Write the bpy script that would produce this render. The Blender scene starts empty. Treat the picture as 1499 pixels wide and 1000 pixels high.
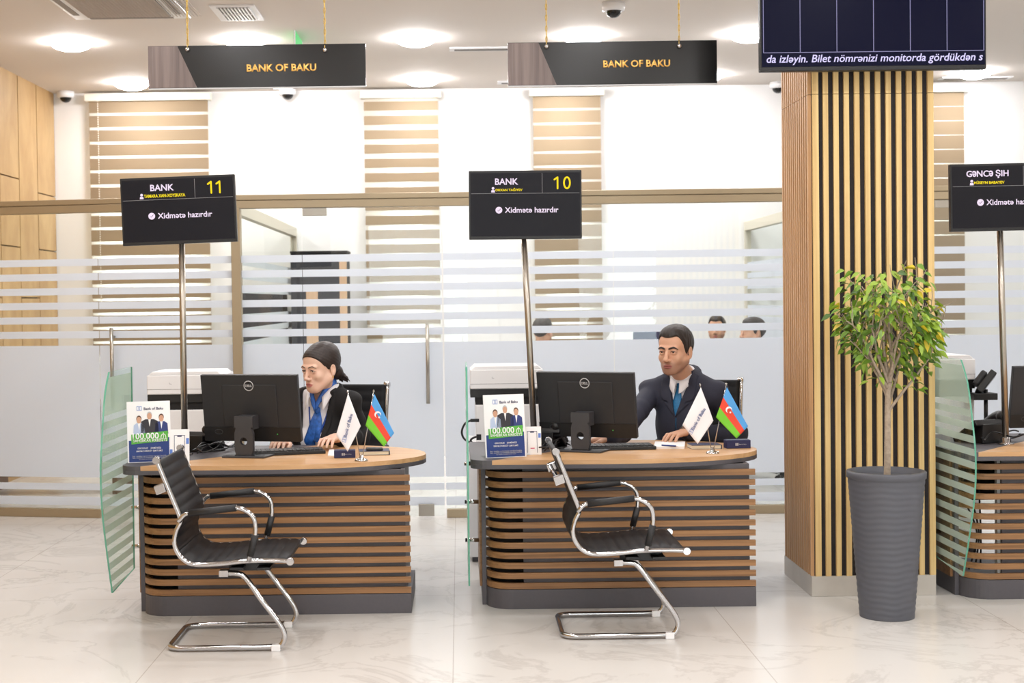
import bpy, math, random
import numpy as np
from mathutils import Vector, Matrix, Euler
random.seed(7)
RNG = np.random.default_rng(5)
SC = bpy.context.scene
COL = SC.collection
PI = math.pi
R = math.radians

# ------------------------------------------------------------------ camera
W, H, LENS = 1499, 1000, 50.0
F = LENS / 36.0 * W
EYE = 1.55
PPX, PPY = 672.6, 487.0
CAM_R = np.array((Matrix.Rotation(PI/2 - R(1.3), 3, 'X') @ Matrix.Rotation(R(-0.75), 3, 'Z')))

def at(x, y, Y=None, Z=None, X=None):
    """a point of the place seen at this pixel of the photograph, at a known depth / height / side"""
    d = CAM_R @ np.array([(x - PPX) / F, -(y - PPY) / F, -1.0])
    if Y is not None: t = Y / d[1]
    elif Z is not None: t = (Z - EYE) / d[2]
    else: t = X / d[0]
    return Vector((d[0]*t, d[1]*t, EYE + d[2]*t))

cam = bpy.data.cameras.new('camera')
cam.lens = LENS; cam.sensor_width = 36.0
cam.shift_x = (W/2 - PPX) / W
cam.shift_y = (PPY - H/2) / W
cam.clip_end = 200
cam.dof.use_dof = True; cam.dof.focus_distance = 7.5; cam.dof.aperture_fstop = 3.4
camo = bpy.data.objects.new('camera', cam); COL.objects.link(camo)
M4 = Matrix([list(r) for r in CAM_R]).to_4x4(); M4.translation = (0, 0, EYE)
camo.matrix_world = M4
SC.camera = camo

# ------------------------------------------------------------------ materials
def lin(c):
    return tuple(((v/255.0)/12.92 if v/255.0 <= .04045 else ((v/255.0+.055)/1.055)**2.4) for v in c)

def nodes(name):
    m = bpy.data.materials.new(name); m.use_nodes = True
    nt = m.node_tree
    return m, nt, nt.nodes['Principled BSDF']

def mat(name, c, rough=.5, metal=0.0, spec=.5, emit=None, es=0.0, noise=0.0, nscale=30, coat=0.0, bump=0.0):
    m, nt, b = nodes(name)
    l = lin(c)
    b.inputs['Base Color'].default_value = (*l, 1)
    b.inputs['Roughness'].default_value = rough
    b.inputs['Metallic'].default_value = metal
    b.inputs['Specular IOR Level'].default_value = spec
    b.inputs['Coat Weight'].default_value = coat
    if emit:
        b.inputs['Emission Color'].default_value = (*lin(emit), 1)
        b.inputs['Emission Strength'].default_value = es
    if noise or bump:
        tc = nt.nodes.new('ShaderNodeTexCoord'); n = nt.nodes.new('ShaderNodeTexNoise')
        n.inputs['Scale'].default_value = nscale; n.inputs['Detail'].default_value = 4
        nt.links.new(tc.outputs['Object'], n.inputs['Vector'])
        if noise:
            r = nt.nodes.new('ShaderNodeValToRGB')
            r.color_ramp.elements[0].position = .3; r.color_ramp.elements[1].position = .7
            r.color_ramp.elements[0].color = (*[v*(1-noise) for v in l], 1)
            r.color_ramp.elements[1].color = (*[min(1, v*(1+noise)) for v in l], 1)
            nt.links.new(n.outputs['Fac'], r.inputs['Fac']); nt.links.new(r.outputs['Color'], b.inputs['Base Color'])
        if bump:
            bp = nt.nodes.new('ShaderNodeBump'); bp.inputs['Strength'].default_value = bump
            bp.inputs['Distance'].default_value = .002
            nt.links.new(n.outputs['Fac'], bp.inputs['Height']); nt.links.new(bp.outputs['Normal'], b.inputs['Normal'])
    return m

def wood(name, c1, c2, scale=(2, 40, 40), rough=.45, detail=6, cmid=None):
    m, nt, b = nodes(name)
    tc = nt.nodes.new('ShaderNodeTexCoord'); mp = nt.nodes.new('ShaderNodeMapping')
    mp.inputs['Scale'].default_value = scale
    n = nt.nodes.new('ShaderNodeTexNoise'); n.inputs['Scale'].default_value = 1.0; n.inputs['Detail'].default_value = detail
    n.inputs['Roughness'].default_value = .6; n.inputs['Distortion'].default_value = .4
    r = nt.nodes.new('ShaderNodeValToRGB')
    r.color_ramp.elements[0].position = .3; r.color_ramp.elements[1].position = .7
    r.color_ramp.elements[0].color = (*lin(c1), 1); r.color_ramp.elements[1].color = (*lin(c2), 1)
    if cmid:
        e = r.color_ramp.elements.new(.42); e.color = (*lin(cmid), 1)
    L = nt.links.new
    L(tc.outputs['Object'], mp.inputs['Vector']); L(mp.outputs['Vector'], n.inputs['Vector'])
    L(n.outputs['Fac'], r.inputs['Fac']); L(r.outputs['Color'], b.inputs['Base Color'])
    b.inputs['Roughness'].default_value = rough
    return m

def glassy(name, tint, gloss=.06, rough=.0):
    m = bpy.data.materials.new(name); m.use_nodes = True; nt = m.node_tree; nt.nodes.clear()
    o = nt.nodes.new('ShaderNodeOutputMaterial'); mx = nt.nodes.new('ShaderNodeMixShader')
    t = nt.nodes.new('ShaderNodeBsdfTransparent'); g = nt.nodes.new('ShaderNodeBsdfGlossy')
    t.inputs['Color'].default_value = (*lin(tint), 1); g.inputs['Roughness'].default_value = rough
    mx.inputs['Fac'].default_value = gloss
    L = nt.links.new
    L(t.outputs[0], mx.inputs[1]); L(g.outputs[0], mx.inputs[2]); L(mx.outputs[0], o.inputs['Surface'])
    return m

def film(name, c, clear=.1, trans=.5):
    m = bpy.data.materials.new(name); m.use_nodes = True; nt = m.node_tree; nt.nodes.clear()
    o = nt.nodes.new('ShaderNodeOutputMaterial'); mx = nt.nodes.new('ShaderNodeMixShader'); m2 = nt.nodes.new('ShaderNodeMixShader')
    t = nt.nodes.new('ShaderNodeBsdfTransparent'); d = nt.nodes.new('ShaderNodeBsdfDiffuse'); s = nt.nodes.new('ShaderNodeBsdfTranslucent')
    d.inputs['Color'].default_value = (*lin(c), 1); s.inputs['Color'].default_value = (*lin(c), 1)
    L = nt.links.new
    m2.inputs['Fac'].default_value = trans; mx.inputs['Fac'].default_value = clear
    L(d.outputs[0], m2.inputs[1]); L(s.outputs[0], m2.inputs[2]); L(m2.outputs[0], mx.inputs[1]); L(t.outputs[0], mx.inputs[2])
    L(mx.outputs[0], o.inputs['Surface'])
    return m

def marble(name):
    m, nt, b = nodes(name)
    L = nt.links.new; N = nt.nodes.new
    tc = N('ShaderNodeTexCoord')
    n1 = N('ShaderNodeTexNoise'); n1.inputs['Scale'].default_value = 1.1; n1.inputs['Detail'].default_value = 8; n1.inputs['Roughness'].default_value = .62
    n1.inputs['Distortion'].default_value = 1.2
    L(tc.outputs['Object'], n1.inputs['Vector'])
    r = N('ShaderNodeValToRGB'); cr = r.color_ramp
    cr.elements[0].position = .0; cr.elements[0].color = (*lin((217, 213, 209)), 1)
    cr.elements[1].position = 1.0; cr.elements[1].color = (*lin((219, 216, 212)), 1)
    for p, c in ((.47, (218, 214, 210)), (.497, (190, 185, 181)), (.52, (219, 216, 212))):
        e = cr.elements.new(p); e.color = (*lin(c), 1)
    L(n1.outputs['Fac'], r.inputs['Fac'])
    n2 = N('ShaderNodeTexNoise'); n2.inputs['Scale'].default_value = .8; n2.inputs['Detail'].default_value = 3
    L(tc.outputs['Object'], n2.inputs['Vector'])
    mxn = N('ShaderNodeMix'); mxn.data_type = 'RGBA'
    L(n2.outputs['Fac'], mxn.inputs['Factor']); mxn.inputs['A'].default_value = (*lin((219, 216, 212)), 1); L(r.outputs['Color'], mxn.inputs['B'])
    # tile joints
    mp = N('ShaderNodeMapping'); mp.inputs['Location'].default_value = (.045, .35, 0)
    br = N('ShaderNodeTexBrick'); br.offset = 0.0; br.inputs['Scale'].default_value = 1.0
    br.inputs['Mortar Size'].default_value = .0022; br.inputs['Mortar Smooth'].default_value = 0
    br.inputs['Brick Width'].default_value = 1.3; br.inputs['Row Height'].default_value = 2.6
    br.inputs['Color1'].default_value = (1, 1, 1, 1); br.inputs['Color2'].default_value = (1, 1, 1, 1); br.inputs['Mortar'].default_value = (.72, .69, .66, 1)
    L(tc.outputs['Object'], mp.inputs['Vector']); L(mp.outputs['Vector'], br.inputs['Vector'])
    mul = N('ShaderNodeMix'); mul.data_type = 'RGBA'; mul.blend_type = 'MULTIPLY'; mul.inputs['Factor'].default_value = 1
    L(mxn.outputs['Result'], mul.inputs['A']); L(br.outputs['Color'], mul.inputs['B'])
    L(mul.outputs['Result'], b.inputs['Base Color'])
    b.inputs['Roughness'].default_value = .22; b.inputs['Specular IOR Level'].default_value = .45
    return m

def emis(name, c, s):
    m = bpy.data.materials.new(name); m.use_nodes = True; nt = m.node_tree; nt.nodes.clear()
    o = nt.nodes.new('ShaderNodeOutputMaterial'); e = nt.nodes.new('ShaderNodeEmission')
    e.inputs['Color'].default_value = (*lin(c), 1); e.inputs['Strength'].default_value = s
    nt.links.new(e.outputs[0], o.inputs['Surface'])
    return m

M = dict(
    floor=marble('polished light marble'),
    wall=mat('white wall paint', (240, 239, 238), .7),
    ceil=mat('ceiling paint', (222, 214, 207), .8),
    white=mat('white plastic', (236, 236, 238), .35),
    offwhite=mat('cream plastic', (240, 236, 224), .4),
    black=mat('black plastic', (22, 22, 24), .42),
    dark=mat('matt black board', (26, 25, 27), .7),
    felt=mat('charcoal felt', (50, 47, 50), .9, noise=.12, nscale=90),
    casing=mat('dark grey monitor plastic', (38, 38, 41), .5),
    casing2=mat('grey monitor base', (58, 58, 62), .45),
    lam=mat('graphite laminate', (84, 81, 86), .5, noise=.04, nscale=60),
    laminside=mat('dark laminate inside', (30, 27, 28), .7),
    oak=wood('desk oak top', (188, 142, 96), (214, 172, 126), (1.2, 26, 26), .4),
    slat=wood('desk walnut slat', (122, 86, 52), (166, 122, 79), (1.2, 30, 60), .45),
    colw=wood('column oak slat', (214, 178, 118), (238, 208, 146), (50, 50, 1.2), .5),
    colside=wood('shaded column oak slat', (172, 128, 86), (208, 166, 120), (60, 60, 1.5), .5),  # column oak again, darker: the shade of the sides is put into the colour
    panel=wood('wall oak panel', (166, 131, 86), (198, 165, 117), (6, 3, 1.4), .5, 7),
    plinth=mat('light stone plinth', (196, 190, 182), .35, noise=.05, nscale=9),
    gold=mat('champagne anodised aluminium', (166, 150, 124), .4, .5),
    beige=mat('beige painted profile', (210, 204, 188), .5),
    steel=mat('brushed steel', (176, 170, 160), .28, 1.0),
    chrome=mat('chrome', (196, 195, 197), .07, 1.0),
    leather=mat('black ribbed leather', (30, 30, 33), .5, spec=.3, bump=.15, nscale=220),
    rubber=mat('black rubber sleeve', (27, 27, 29), .5),
    glass=glassy('clear glass', (252, 254, 253), .035),
    gglass=glassy('green tinted glass', (246, 252, 249), .05),
    gedge=mat('green glass edge', (92, 162, 138), .15, spec=.6),
    frost=film('frosted film', (234, 238, 245), .06, .55),
    gfrost=film('frosted stripe on green glass', (212, 226, 219), .45, .5),
    wglass=glassy('window glass', (246, 250, 250), .04),
    blind=film('beige woven blind band', (166, 147, 122), .0, .2),
    sheer=film('sheer blind fabric', (250, 246, 238), .3, .7),
    lamp=emis('lamp diffuser', (254, 252, 253), 130.0),
    signblk=mat('gloss black acrylic', (13, 13, 14), .22),
    signwood=wood('grey brown wood laminate', (88, 76, 74), (128, 114, 110), (30, 30, 1.0), .4),
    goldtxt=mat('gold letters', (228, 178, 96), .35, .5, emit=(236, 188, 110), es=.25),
    rope=mat('gold chain', (206, 174, 96), .35, .8),
    screen=mat('dark display glass', (10, 10, 13), .4, spec=.2, emit=(38, 35, 46), es=.45),
    tvscr=mat('navy display glass', (3, 4, 16), .3, spec=.1, emit=(10, 13, 66), es=.45),
    tvline=emis('display line', (176, 172, 214), 1.1),
    txtw=emis('white display letters', (244, 226, 246), 1.7),
    txty=emis('yellow display letters', (250, 222, 40), 1.7),
    txtl=emis('lilac display letters', (222, 214, 255), 1.7),
    greymk=mat('grey print', (150, 150, 154), .5),
    silver=mat('silver print', (190, 190, 192), .4),
    greenled=emis('green led', (90, 210, 90), 1.0),
    pot=mat('graphite plastic pot', (84, 86, 94), .5),
    soil=mat('dark soil', (58, 48, 40), .9, noise=.3, nscale=60),
    bark=mat('grey bark', (164, 148, 130), .8, noise=.2, nscale=60),
    leafa=mat('leaf green', (108, 146, 44), .4), leafb=mat('leaf bright green', (146, 176, 58), .4),
    leafc=mat('leaf dark green', (70, 104, 36), .4), leafd=mat('leaf yellow', (208, 186, 44), .45),
    paper=mat('white paper', (244, 243, 244), .6),
    cream=mat('cream page block', (232, 222, 200), .7),
    navy=mat('navy card', (34, 36, 84), .5), navyb=mat('navy notebook cover', (44, 50, 84), .5),
    bluep=mat('blue print', (30, 58, 128), .5), bluel=mat('light blue print', (96, 130, 205), .5),
    greenp=mat('green print', (86, 176, 60), .5), skinp=mat('printed skin', (206, 158, 130), .6),
    hairp=mat('printed hair', (84, 54, 40), .6), suitp=mat('printed suit', (48, 46, 54), .6), suitb=mat('printed blue suit', (44, 58, 120), .6),
    redp=mat('magenta print', (210, 60, 110), .5), shirtp=mat('printed light shirt', (186, 200, 228), .6),
    flagblue=mat('flag blue', (84, 160, 224), .7), flagred=mat('flag red', (232, 74, 50), .7), flaggreen=mat('flag green', (120, 200, 50), .7),
    flagwhite=mat('flag white', (244, 240, 242), .7),
    exitg=mat('exit sign green', (60, 176, 96), .4, emit=(60, 190, 100), es=.5),
    vent=mat('ceiling grille grey', (150, 142, 136), .7), ventl=mat('ceiling grille beige', (200, 190, 182), .7), ventd=mat('grille gap', (120, 116, 112), .8),
    skin=mat('skin', (226, 178, 152), .5), skinm=mat('tan skin', (208, 158, 130), .5), stub=mat('stubble skin', (180, 136, 114), .55),
    lip=mat('lips', (186, 104, 98), .45), eyew=mat('eye white', (226, 222, 218), .3), iris=mat('iris', (44, 30, 24), .2),
    hairm=mat('dark hair', (38, 29, 26), .5, noise=.3, nscale=140), hairw=mat('dark brown hair', (41, 29, 25), .45, noise=.4, nscale=120),
    suit=mat('navy wool suit', (40, 42, 58), .8, noise=.1, nscale=200), blazer=mat('black wool blazer', (21, 20, 22), .85),
    shirt=mat('white cotton shirt', (238, 236, 240), .7), tie=mat('teal tie', (26, 108, 158), .5, noise=.25, nscale=160),
    scarf=mat('blue satin scarf', (44, 100, 184), .45, noise=.35, nscale=50), lanyard=mat('blue lanyard', (40, 80, 170), .6),
    trous=mat('black trousers', (26, 26, 30), .85), shoe=mat('black shoe', (20, 20, 20), .4),
    darkcab=mat('dark smoked glass', (52, 54, 62), .2), cabwood=wood('light birch edge', (206, 170, 136), (224, 190, 158), (20, 20, 2), .5),
    tablew=wood('brown office table', (92, 66, 50), (120, 88, 66), (2, 20, 20), .5),
)

# ------------------------------------------------------------------ mesh builder
def skin_mat(name, base, stub, lip):
    m, nt, b = nodes(name); L = nt.links.new
    b.inputs['Roughness'].default_value = .5; b.inputs['Subsurface Weight'].default_value = .12; b.inputs['Subsurface Radius'].default_value = (.012, .005, .003)
    def mixin(prev, attr, c):
        a = nt.nodes.new('ShaderNodeAttribute'); a.attribute_name = attr
        x = nt.nodes.new('ShaderNodeMix'); x.data_type = 'RGBA'; L(a.outputs['Fac'], x.inputs['Factor'])
        if isinstance(prev, tuple): x.inputs['A'].default_value = (*prev, 1)
        else: L(prev, x.inputs['A'])
        x.inputs['B'].default_value = (*lin(c), 1); return x.outputs['Result']
    o = mixin(lin(base), 'stubble', stub); o = mixin(o, 'lips', lip); L(o, b.inputs['Base Color'])
    return m
M['skin'] = skin_mat('fair skin', (232, 192, 170), (232, 192, 170), (196, 124, 118))
M['skinm'] = skin_mat('tan skin', (212, 164, 136), (150, 110, 90), (160, 96, 88))

class MB:
    def __init__(s): s.v, s.f, s.m, s.s = [], [], [], []
    def add(s, vs, fs, mi=0, smooth=False):
        b = len(s.v); s.v += [tuple(v) for v in vs]
        for q in fs: s.f.append(tuple(b+i for i in q)); s.m.append(mi); s.s.append(smooth)
        return s
    def box(s, x0, x1, y0, y1, z0, z1, mi=0):
        v = [(x, y, z) for z in (z0, z1) for y in (y0, y1) for x in (x0, x1)]
        return s.add(v, [(0, 2, 3, 1), (4, 5, 7, 6), (0, 1, 5, 4), (2, 6, 7, 3), (0, 4, 6, 2), (1, 3, 7, 5)], mi)
    def obox(s, c, ax, ay, az, mi=0):
        """box by centre and three half-axis vectors"""
        c, ax, ay, az = map(Vector, (c, ax, ay, az))
        v = [c + ax*i + ay*j + az*k for k in (-1, 1) for j in (-1, 1) for i in (-1, 1)]
        return s.add(v, [(0, 2, 3, 1), (4, 5, 7, 6), (0, 1, 5, 4), (2, 6, 7, 3), (0, 4, 6, 2), (1, 3, 7, 5)], mi)
    def prism(s, poly, a, b, axis='z', mi=0, smooth=False):
        n = len(poly)
        def P(u, v, w): return {'z': (u, v, w), 'y': (u, w, v), 'x': (w, u, v)}[axis]
        v = [P(u, w, a) for u, w in poly] + [P(u, w, b) for u, w in poly]
        s.add(v, [tuple(range(n))[::-1], tuple(range(n, 2*n))], mi)
        base = len(s.v) - 2*n
        for i in range(n):
            j = (i+1) % n
            s.f.append((base+i, base+j, base+n+j, base+n+i)); s.m.append(mi); s.s.append(smooth)
        return s
    def tube(s, path, r, n=10, mi=0, closed=False, caps=True):
        P = [Vector(p) for p in path]; rs = r if isinstance(r, (list, tuple)) else [r]*len(P)
        N = len(P); rings = []; up = None
        for i in range(N):
            if closed: t = P[(i+1) % N] - P[i-1]
            else: t = P[min(i+1, N-1)] - P[max(i-1, 0)]
            if t.length < 1e-9: t = Vector((0, 0, 1))
            t.normalize()
            if up is None:
                up = Vector((0, 0, 1)) if abs(t.z) < .9 else Vector((1, 0, 0))
            up = (up - t*up.dot(t))
            if up.length < 1e-6: up = t.orthogonal()
            up.normalize(); sd = t.cross(up)
            rings.append([P[i] + (up*math.cos(2*PI*k/n) + sd*math.sin(2*PI*k/n))*rs[i] for k in range(n)])
        vs = [p for rg in rings for p in rg]; fs = []
        for i in range(N if closed else N-1):
            a, b = i*n, ((i+1) % N)*n
            for k in range(n): fs.append((a+k, b+k, b+(k+1) % n, a+(k+1) % n))
        s.add(vs, fs, mi, True)
        if caps and not closed:
            b0 = len(s.v) - N*n
            s.f.append(tuple(b0+k for k in range(n))); s.m.append(mi); s.s.append(False)
            s.f.append(tuple(b0+(N-1)*n+k for k in range(n))[::-1]); s.m.append(mi); s.s.append(False)
        return s
    def cyl(s, a, b, r, n=16, mi=0): return s.tube([a, b], r, n, mi)
    def lathe(s, prof, n=32, c=(0, 0, 0), mi=0, smooth=True, fn=None):
        vs = []; m = len(prof)
        for r, z in prof:
            for k in range(n):
                a = 2*PI*k/n; rr = r if fn is None else fn(r, z, a)
                vs.append((c[0]+rr*math.cos(a), c[1]+rr*math.sin(a), c[2]+z))
        fs = []
        for i in range(m-1):
            for k in range(n): fs.append((i*n+k, i*n+(k+1) % n, (i+1)*n+(k+1) % n, (i+1)*n+k))
        s.add(vs, fs, mi, smooth); b = len(s.v) - m*n
        if prof[0][0] > 1e-6: s.f.append(tuple(b+k for k in range(n))[::-1]); s.m.append(mi); s.s.append(False)
        if prof[-1][0] > 1e-6: s.f.append(tuple(b+(m-1)*n+k for k in range(n))); s.m.append(mi); s.s.append(False)
        return s
    def ball(s, c, r, n=16, mi=0, scale=(1, 1, 1)):
        c = Vector(c); vs = []; fs = []; m = max(6, n//2)
        for i in range(m+1):
            th = PI*i/m
            for k in range(n):
                a = 2*PI*k/n
                vs.append(c + Vector((math.sin(th)*math.cos(a)*scale[0], math.sin(th)*math.sin(a)*scale[1], math.cos(th)*scale[2]))*r)
        for i in range(m):
            for k in range(n): fs.append((i*n+k, (i+1)*n+k, (i+1)*n+(k+1) % n, i*n+(k+1) % n))
        return s.add(vs, fs, mi, True)
    def xform(s, mtx, start=0):
        for i in range(start, len(s.v)): s.v[i] = tuple(mtx @ Vector(s.v[i]))
        return s
    def build(s, name, mats, parent=None, loc=(0, 0, 0), bevel=0, org=None, rot=None):
        if not isinstance(mats, (list, tuple)): mats = [mats]
        if org is not None:
            o_ = Vector(org); s.v = [tuple(Vector(v) - o_) for v in s.v]
            if parent is None: loc = org
        me = bpy.data.meshes.new(name); me.from_pydata(s.v, [], s.f)
        for m in mats: me.materials.append(m)
        me.polygons.foreach_set('material_index', s.m); me.polygons.foreach_set('use_smooth', s.s)
        me.validate(); me.update()
        o = bpy.data.objects.new(name, me); COL.objects.link(o)
        if parent is not None: o.parent = parent
        o.location = loc
        if rot is not None: o.rotation_euler = rot
        if bevel:
            md = o.modifiers.new('edge', 'BEVEL'); md.width = bevel; md.segments = 2; md.limit_method = 'ANGLE'; md.angle_limit = R(40)
        return o

def thing(name, label, cat, loc=(0, 0, 0), rotz=0.0, group=None):
    o = bpy.data.objects.new(name, None); COL.objects.link(o)
    o.location = loc; o.rotation_euler = (0, 0, rotz); o.empty_display_size = .1
    o['label'] = label; o['category'] = cat
    if group: o['group'] = group
    return o

def tag(o, label, cat, group=None):
    o['label'] = label; o['category'] = cat
    if group: o['group'] = group
    return o

def struct(o, label=None):
    o['kind'] = 'structure'
    if label: o['label'] = label
    return o

def dup(root, loc, label, rotz=None, group=None):
    r = root.copy(); COL.objects.link(r); r.location = loc
    if rotz is not None: r.rotation_euler = (0, 0, rotz)
    r['label'] = label
    if group: r['group'] = group
    for ch in list(root.children):
        c = ch.copy(); COL.objects.link(c); c.parent = r
        for g in list(ch.children):
            d = g.copy(); COL.objects.link(d); d.parent = c
    return r

def lettering(body, width, m, parent, loc, rot=(PI/2, 0, 0), height=None, bold=0.0, shear=0.0, name='lettering', thick=.0006):
    """letters as a mesh; centred on loc; fitted to a width (and optional height)"""
    cu = bpy.data.curves.new(name, 'FONT'); turned = [(i, c) for i, c in enumerate(body) if c in '\u0259\u018f']; cu.body = body.replace('\u0259', 'e').replace('\u018f', 'e'); cu.size = 1.0; cu.align_x = 'CENTER'; cu.align_y = 'CENTER'
    cu.offset = bold; cu.shear = shear; cu.resolution_u = 3; cu.extrude = 0.0
    for k in range(len(turned)+1): cu.materials.append(m)
    for k, (i, c) in enumerate(turned): cu.body_format[i].material_index = k+1
    t = bpy.data.objects.new('tmp', cu); COL.objects.link(t)
    dg = bpy.context.evaluated_depsgraph_get()
    me = bpy.data.meshes.new_from_object(t.evaluated_get(dg))
    bpy.data.objects.remove(t); bpy.data.curves.remove(cu)
    n = len(me.vertices); co = np.zeros(n*3); me.vertices.foreach_get('co', co); co = co.reshape(-1, 3)
    plain = [v for p in me.polygons if p.material_index == 0 for v in p.vertices]
    base = None
    for k, (i, c) in enumerate(turned):          # the turned letter e of the Azerbaijani alphabet
        vi = sorted({v for p in me.polygons if p.material_index == k+1 for v in p.vertices})
        if not vi: continue
        q = co[vi]; mid = (q.min(0)+q.max(0))/2; q = 2*mid - q
        if c == '\u018f':
            b_ = q[:, 1].min(); q[:, 1] = b_ + (q[:, 1]-b_)*1.42; q[:, 0] = mid[0] + (q[:, 0]-mid[0])*1.12
        co[vi] = q
    for p in me.polygons: p.material_index = 0
    lo, hi = co.min(0), co.max(0); c = (lo+hi)/2; co -= c
    k = width / max(1e-6, hi[0]-lo[0]); ky = k if height is None else height / max(1e-6, hi[1]-lo[1])
    co[:, 0] *= k; co[:, 1] *= ky; co[:, 2] = 0
    me.vertices.foreach_set('co', co.reshape(-1)); me.materials.clear(); me.materials.append(m); me.name = name
    me.update()
    o = bpy.data.objects.new(name, me); COL.objects.link(o)
    if parent is not None: o.parent = parent
    o.location = loc; o.rotation_euler = rot
    if thick:
        md = o.modifiers.new('depth', 'SOLIDIFY'); md.thickness = thick; md.offset = 0
    return o

def stroke(mb, path, w, y, closed=False):
    """flat rounded pen stroke in the x-z plane"""
    P = [Vector((p[0], p[1])) for p in path]
    if closed: P.append(P[0])
    for a, b in zip(P, P[1:]):
        d = (b-a).normalized(); n = Vector((-d.y, d.x))*w/2
        mb.prism([tuple(a+n), tuple(a-n), tuple(b-n), tuple(b+n)], y, y+.0006, 'y')
    for p in P: mb.prism([(p.x+w/2*math.cos(q*PI/6), p.y+w/2*math.sin(q*PI/6)) for q in range(12)], y, y+.0006, 'y')

def arc(cx, cy, r, a0, a1, n):
    return [(cx + r*math.cos(R(a0 + (a1-a0)*i/n)), cy + r*math.sin(R(a0 + (a1-a0)*i/n))) for i in range(n+1)]

def smooth_path(pts, sub=6):
    """Catmull-Rom through points"""
    P = [Vector(p) for p in pts]; out = []
    for i in range(len(P)-1):
        p0 = P[max(i-1, 0)]; p1 = P[i]; p2 = P[i+1]; p3 = P[min(i+2, len(P)-1)]
        for k in range(sub):
            t = k/sub
            out.append(.5*((2*p1) + (p2-p0)*t + (2*p0-5*p1+4*p2-p3)*t*t + (3*p1-p0-3*p2+p3)*t*t*t))
    out.append(P[-1]); return out

def round_path(pts, r, n=6):
    """polyline with rounded corners"""
    P = [Vector(p) for p in pts]; out = [P[0]]
    for i in range(1, len(P)-1):
        a, b, c = P[i-1], P[i], P[i+1]
        u = (a-b); v = (c-b); rr = min(r, u.length*.49, v.length*.49)
        u.normalize(); v.normalize(); s0 = b+u*rr; s1 = b+v*rr
        for k in range(n+1):
            t = k/n; out.append(s0*(1-t)**2 + b*2*t*(1-t) + s1*t*t)
    out.append(P[-1]); return out
LAMP_W = 20.0; SKY = 9.0; EXPO = -0.62; PEOPLE = True
# ------------------------------------------------------------------ the room
CEIL = 3.65; YB = 14.15; XL = -3.99; XR = 6.6; YF = -4.0
YG = 10.14                                    # glass front of the back offices
struct(MB().box(XL-.3, XR+.3, YF-.3, YB+.3, -.08, 0).build('floor', M['floor']), 'polished light marble tile floor of the hall')
struct(MB().box(XL-.3, XR+.3, YF-.3, YB+.3, CEIL, CEIL+.08).build('ceiling', M['ceil']), 'pale painted ceiling with recessed lights')

# blinds (left px, right px) at the back wall, and the window openings behind them
BL = [(130, 304, 0), (532.5, 641, 1), (780, 879, 2), (1306, 1411, 3)]
WIN = []
for a, b, k in BL:
    p, q = at(a, 150, Y=YB-.09), at(b, 150, Y=YB-.09)
    WIN.append((p.x, q.x))
openings = []
for (x0, x1), (da, db) in zip(WIN, ((.03, .09), (.165, .125), (.085, .16), (.05, .05))):
    openings.append((x0+da, x1-db))
ZW0, ZW1 = .95, 3.5
mb = MB(); xs = [XL-.3] + [v for o in openings for v in o] + [XR+.3]
for i in range(0, len(xs), 2): mb.box(xs[i], xs[i+1], YB, YB+.28, 0, CEIL)
for a, b in openings: mb.box(a, b, YB, YB+.28, 0, ZW0); mb.box(a, b, YB, YB+.28, ZW1, CEIL)
struct(mb.build('wall_back', M['wall']), 'white back wall behind the glass offices')
struct(MB().box(XL-.3, XL-.03, YF, YB, 0, CEIL).build('wall_left', M['dark']), 'left wall clad in light oak panels')
struct(MB().box(XR, XR+.3, YF, YB, 0, CEIL).build('wall_right', M['wall']))
fo = [(-1.6, .2), (2.0, 3.8)]  # unseen windows behind the camera, added and sized for soft front light
mb = MB(); xs = [XL-.3] + [v for o in fo for v in o] + [XR+.3]
for i in range(0, len(xs), 2): mb.box(xs[i], xs[i+1], YF-.3, YF, 0, CEIL)
for a, b in fo: mb.box(a, b, YF-.3, YF, 2.9, CEIL); mb.box(a, b, YF-.3, YF, 0, .3)
struct(mb.build('wall_front', M['wall']))
for i, (a, b) in enumerate(fo):
    w = struct(MB().box(a, b, YF-.16, YF-.15, .3, 2.9).build('window_%d' % (i+5), M['wglass']))
    f = MB()
    for x0, x1, z0, z1 in ((a, a+.06, .3, 2.9), (b-.06, b, .3, 2.9), (a, b, .3, .36), (a, b, 2.84, 2.9)): f.box(x0, x1, YF-.2, YF-.11, z0, z1)
    f.build('window_frame', M['white'], w)
for i, (a, b) in enumerate(openings):
    w = struct(MB().box(a, b, YB+.15, YB+.16, ZW0, ZW1).build('window_%d' % (i+1), M['wglass']))
    f = MB(); m_ = a + (b-a)*.16
    for x0, x1, z0, z1 in ((a, a+.05, ZW0, ZW1), (b-.05, b, ZW0, ZW1), (a, b, ZW0, ZW0+.05), (a, b, ZW1-.05, ZW1), (m_, m_+.035, ZW0, ZW1)): f.box(x0, x1, YB+.1, YB+.2, z0, z1)
    f.build('window_frame', M['white'], w)
# oak panels of the left wall, gaps between them show the dark backing
mb = MB(); yy = YF
ys = [YB, 13.55, 12.98, 12.43, 11.7, 11.0, 10.2]
for i in range(len(ys)-1):
    y1, y0 = ys[i], ys[i+1]
    zz = [(0, 1.62), (1.632, 2.44), (2.452, CEIL)] if i % 2 else [(0, 2.08), (2.092, 2.70 if i else 2.62), (2.712 if i else 2.632, CEIL)]
    for z0, z1 in zz: mb.box(XL-.03, XL, y0+.010, y1-.010, z0, z1)
mb.box(XL-.03, XL, YF, 10.19, 0, CEIL)
mb.build('wood_panel', M['panel'], bpy.data.objects['wall_left'])

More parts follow.
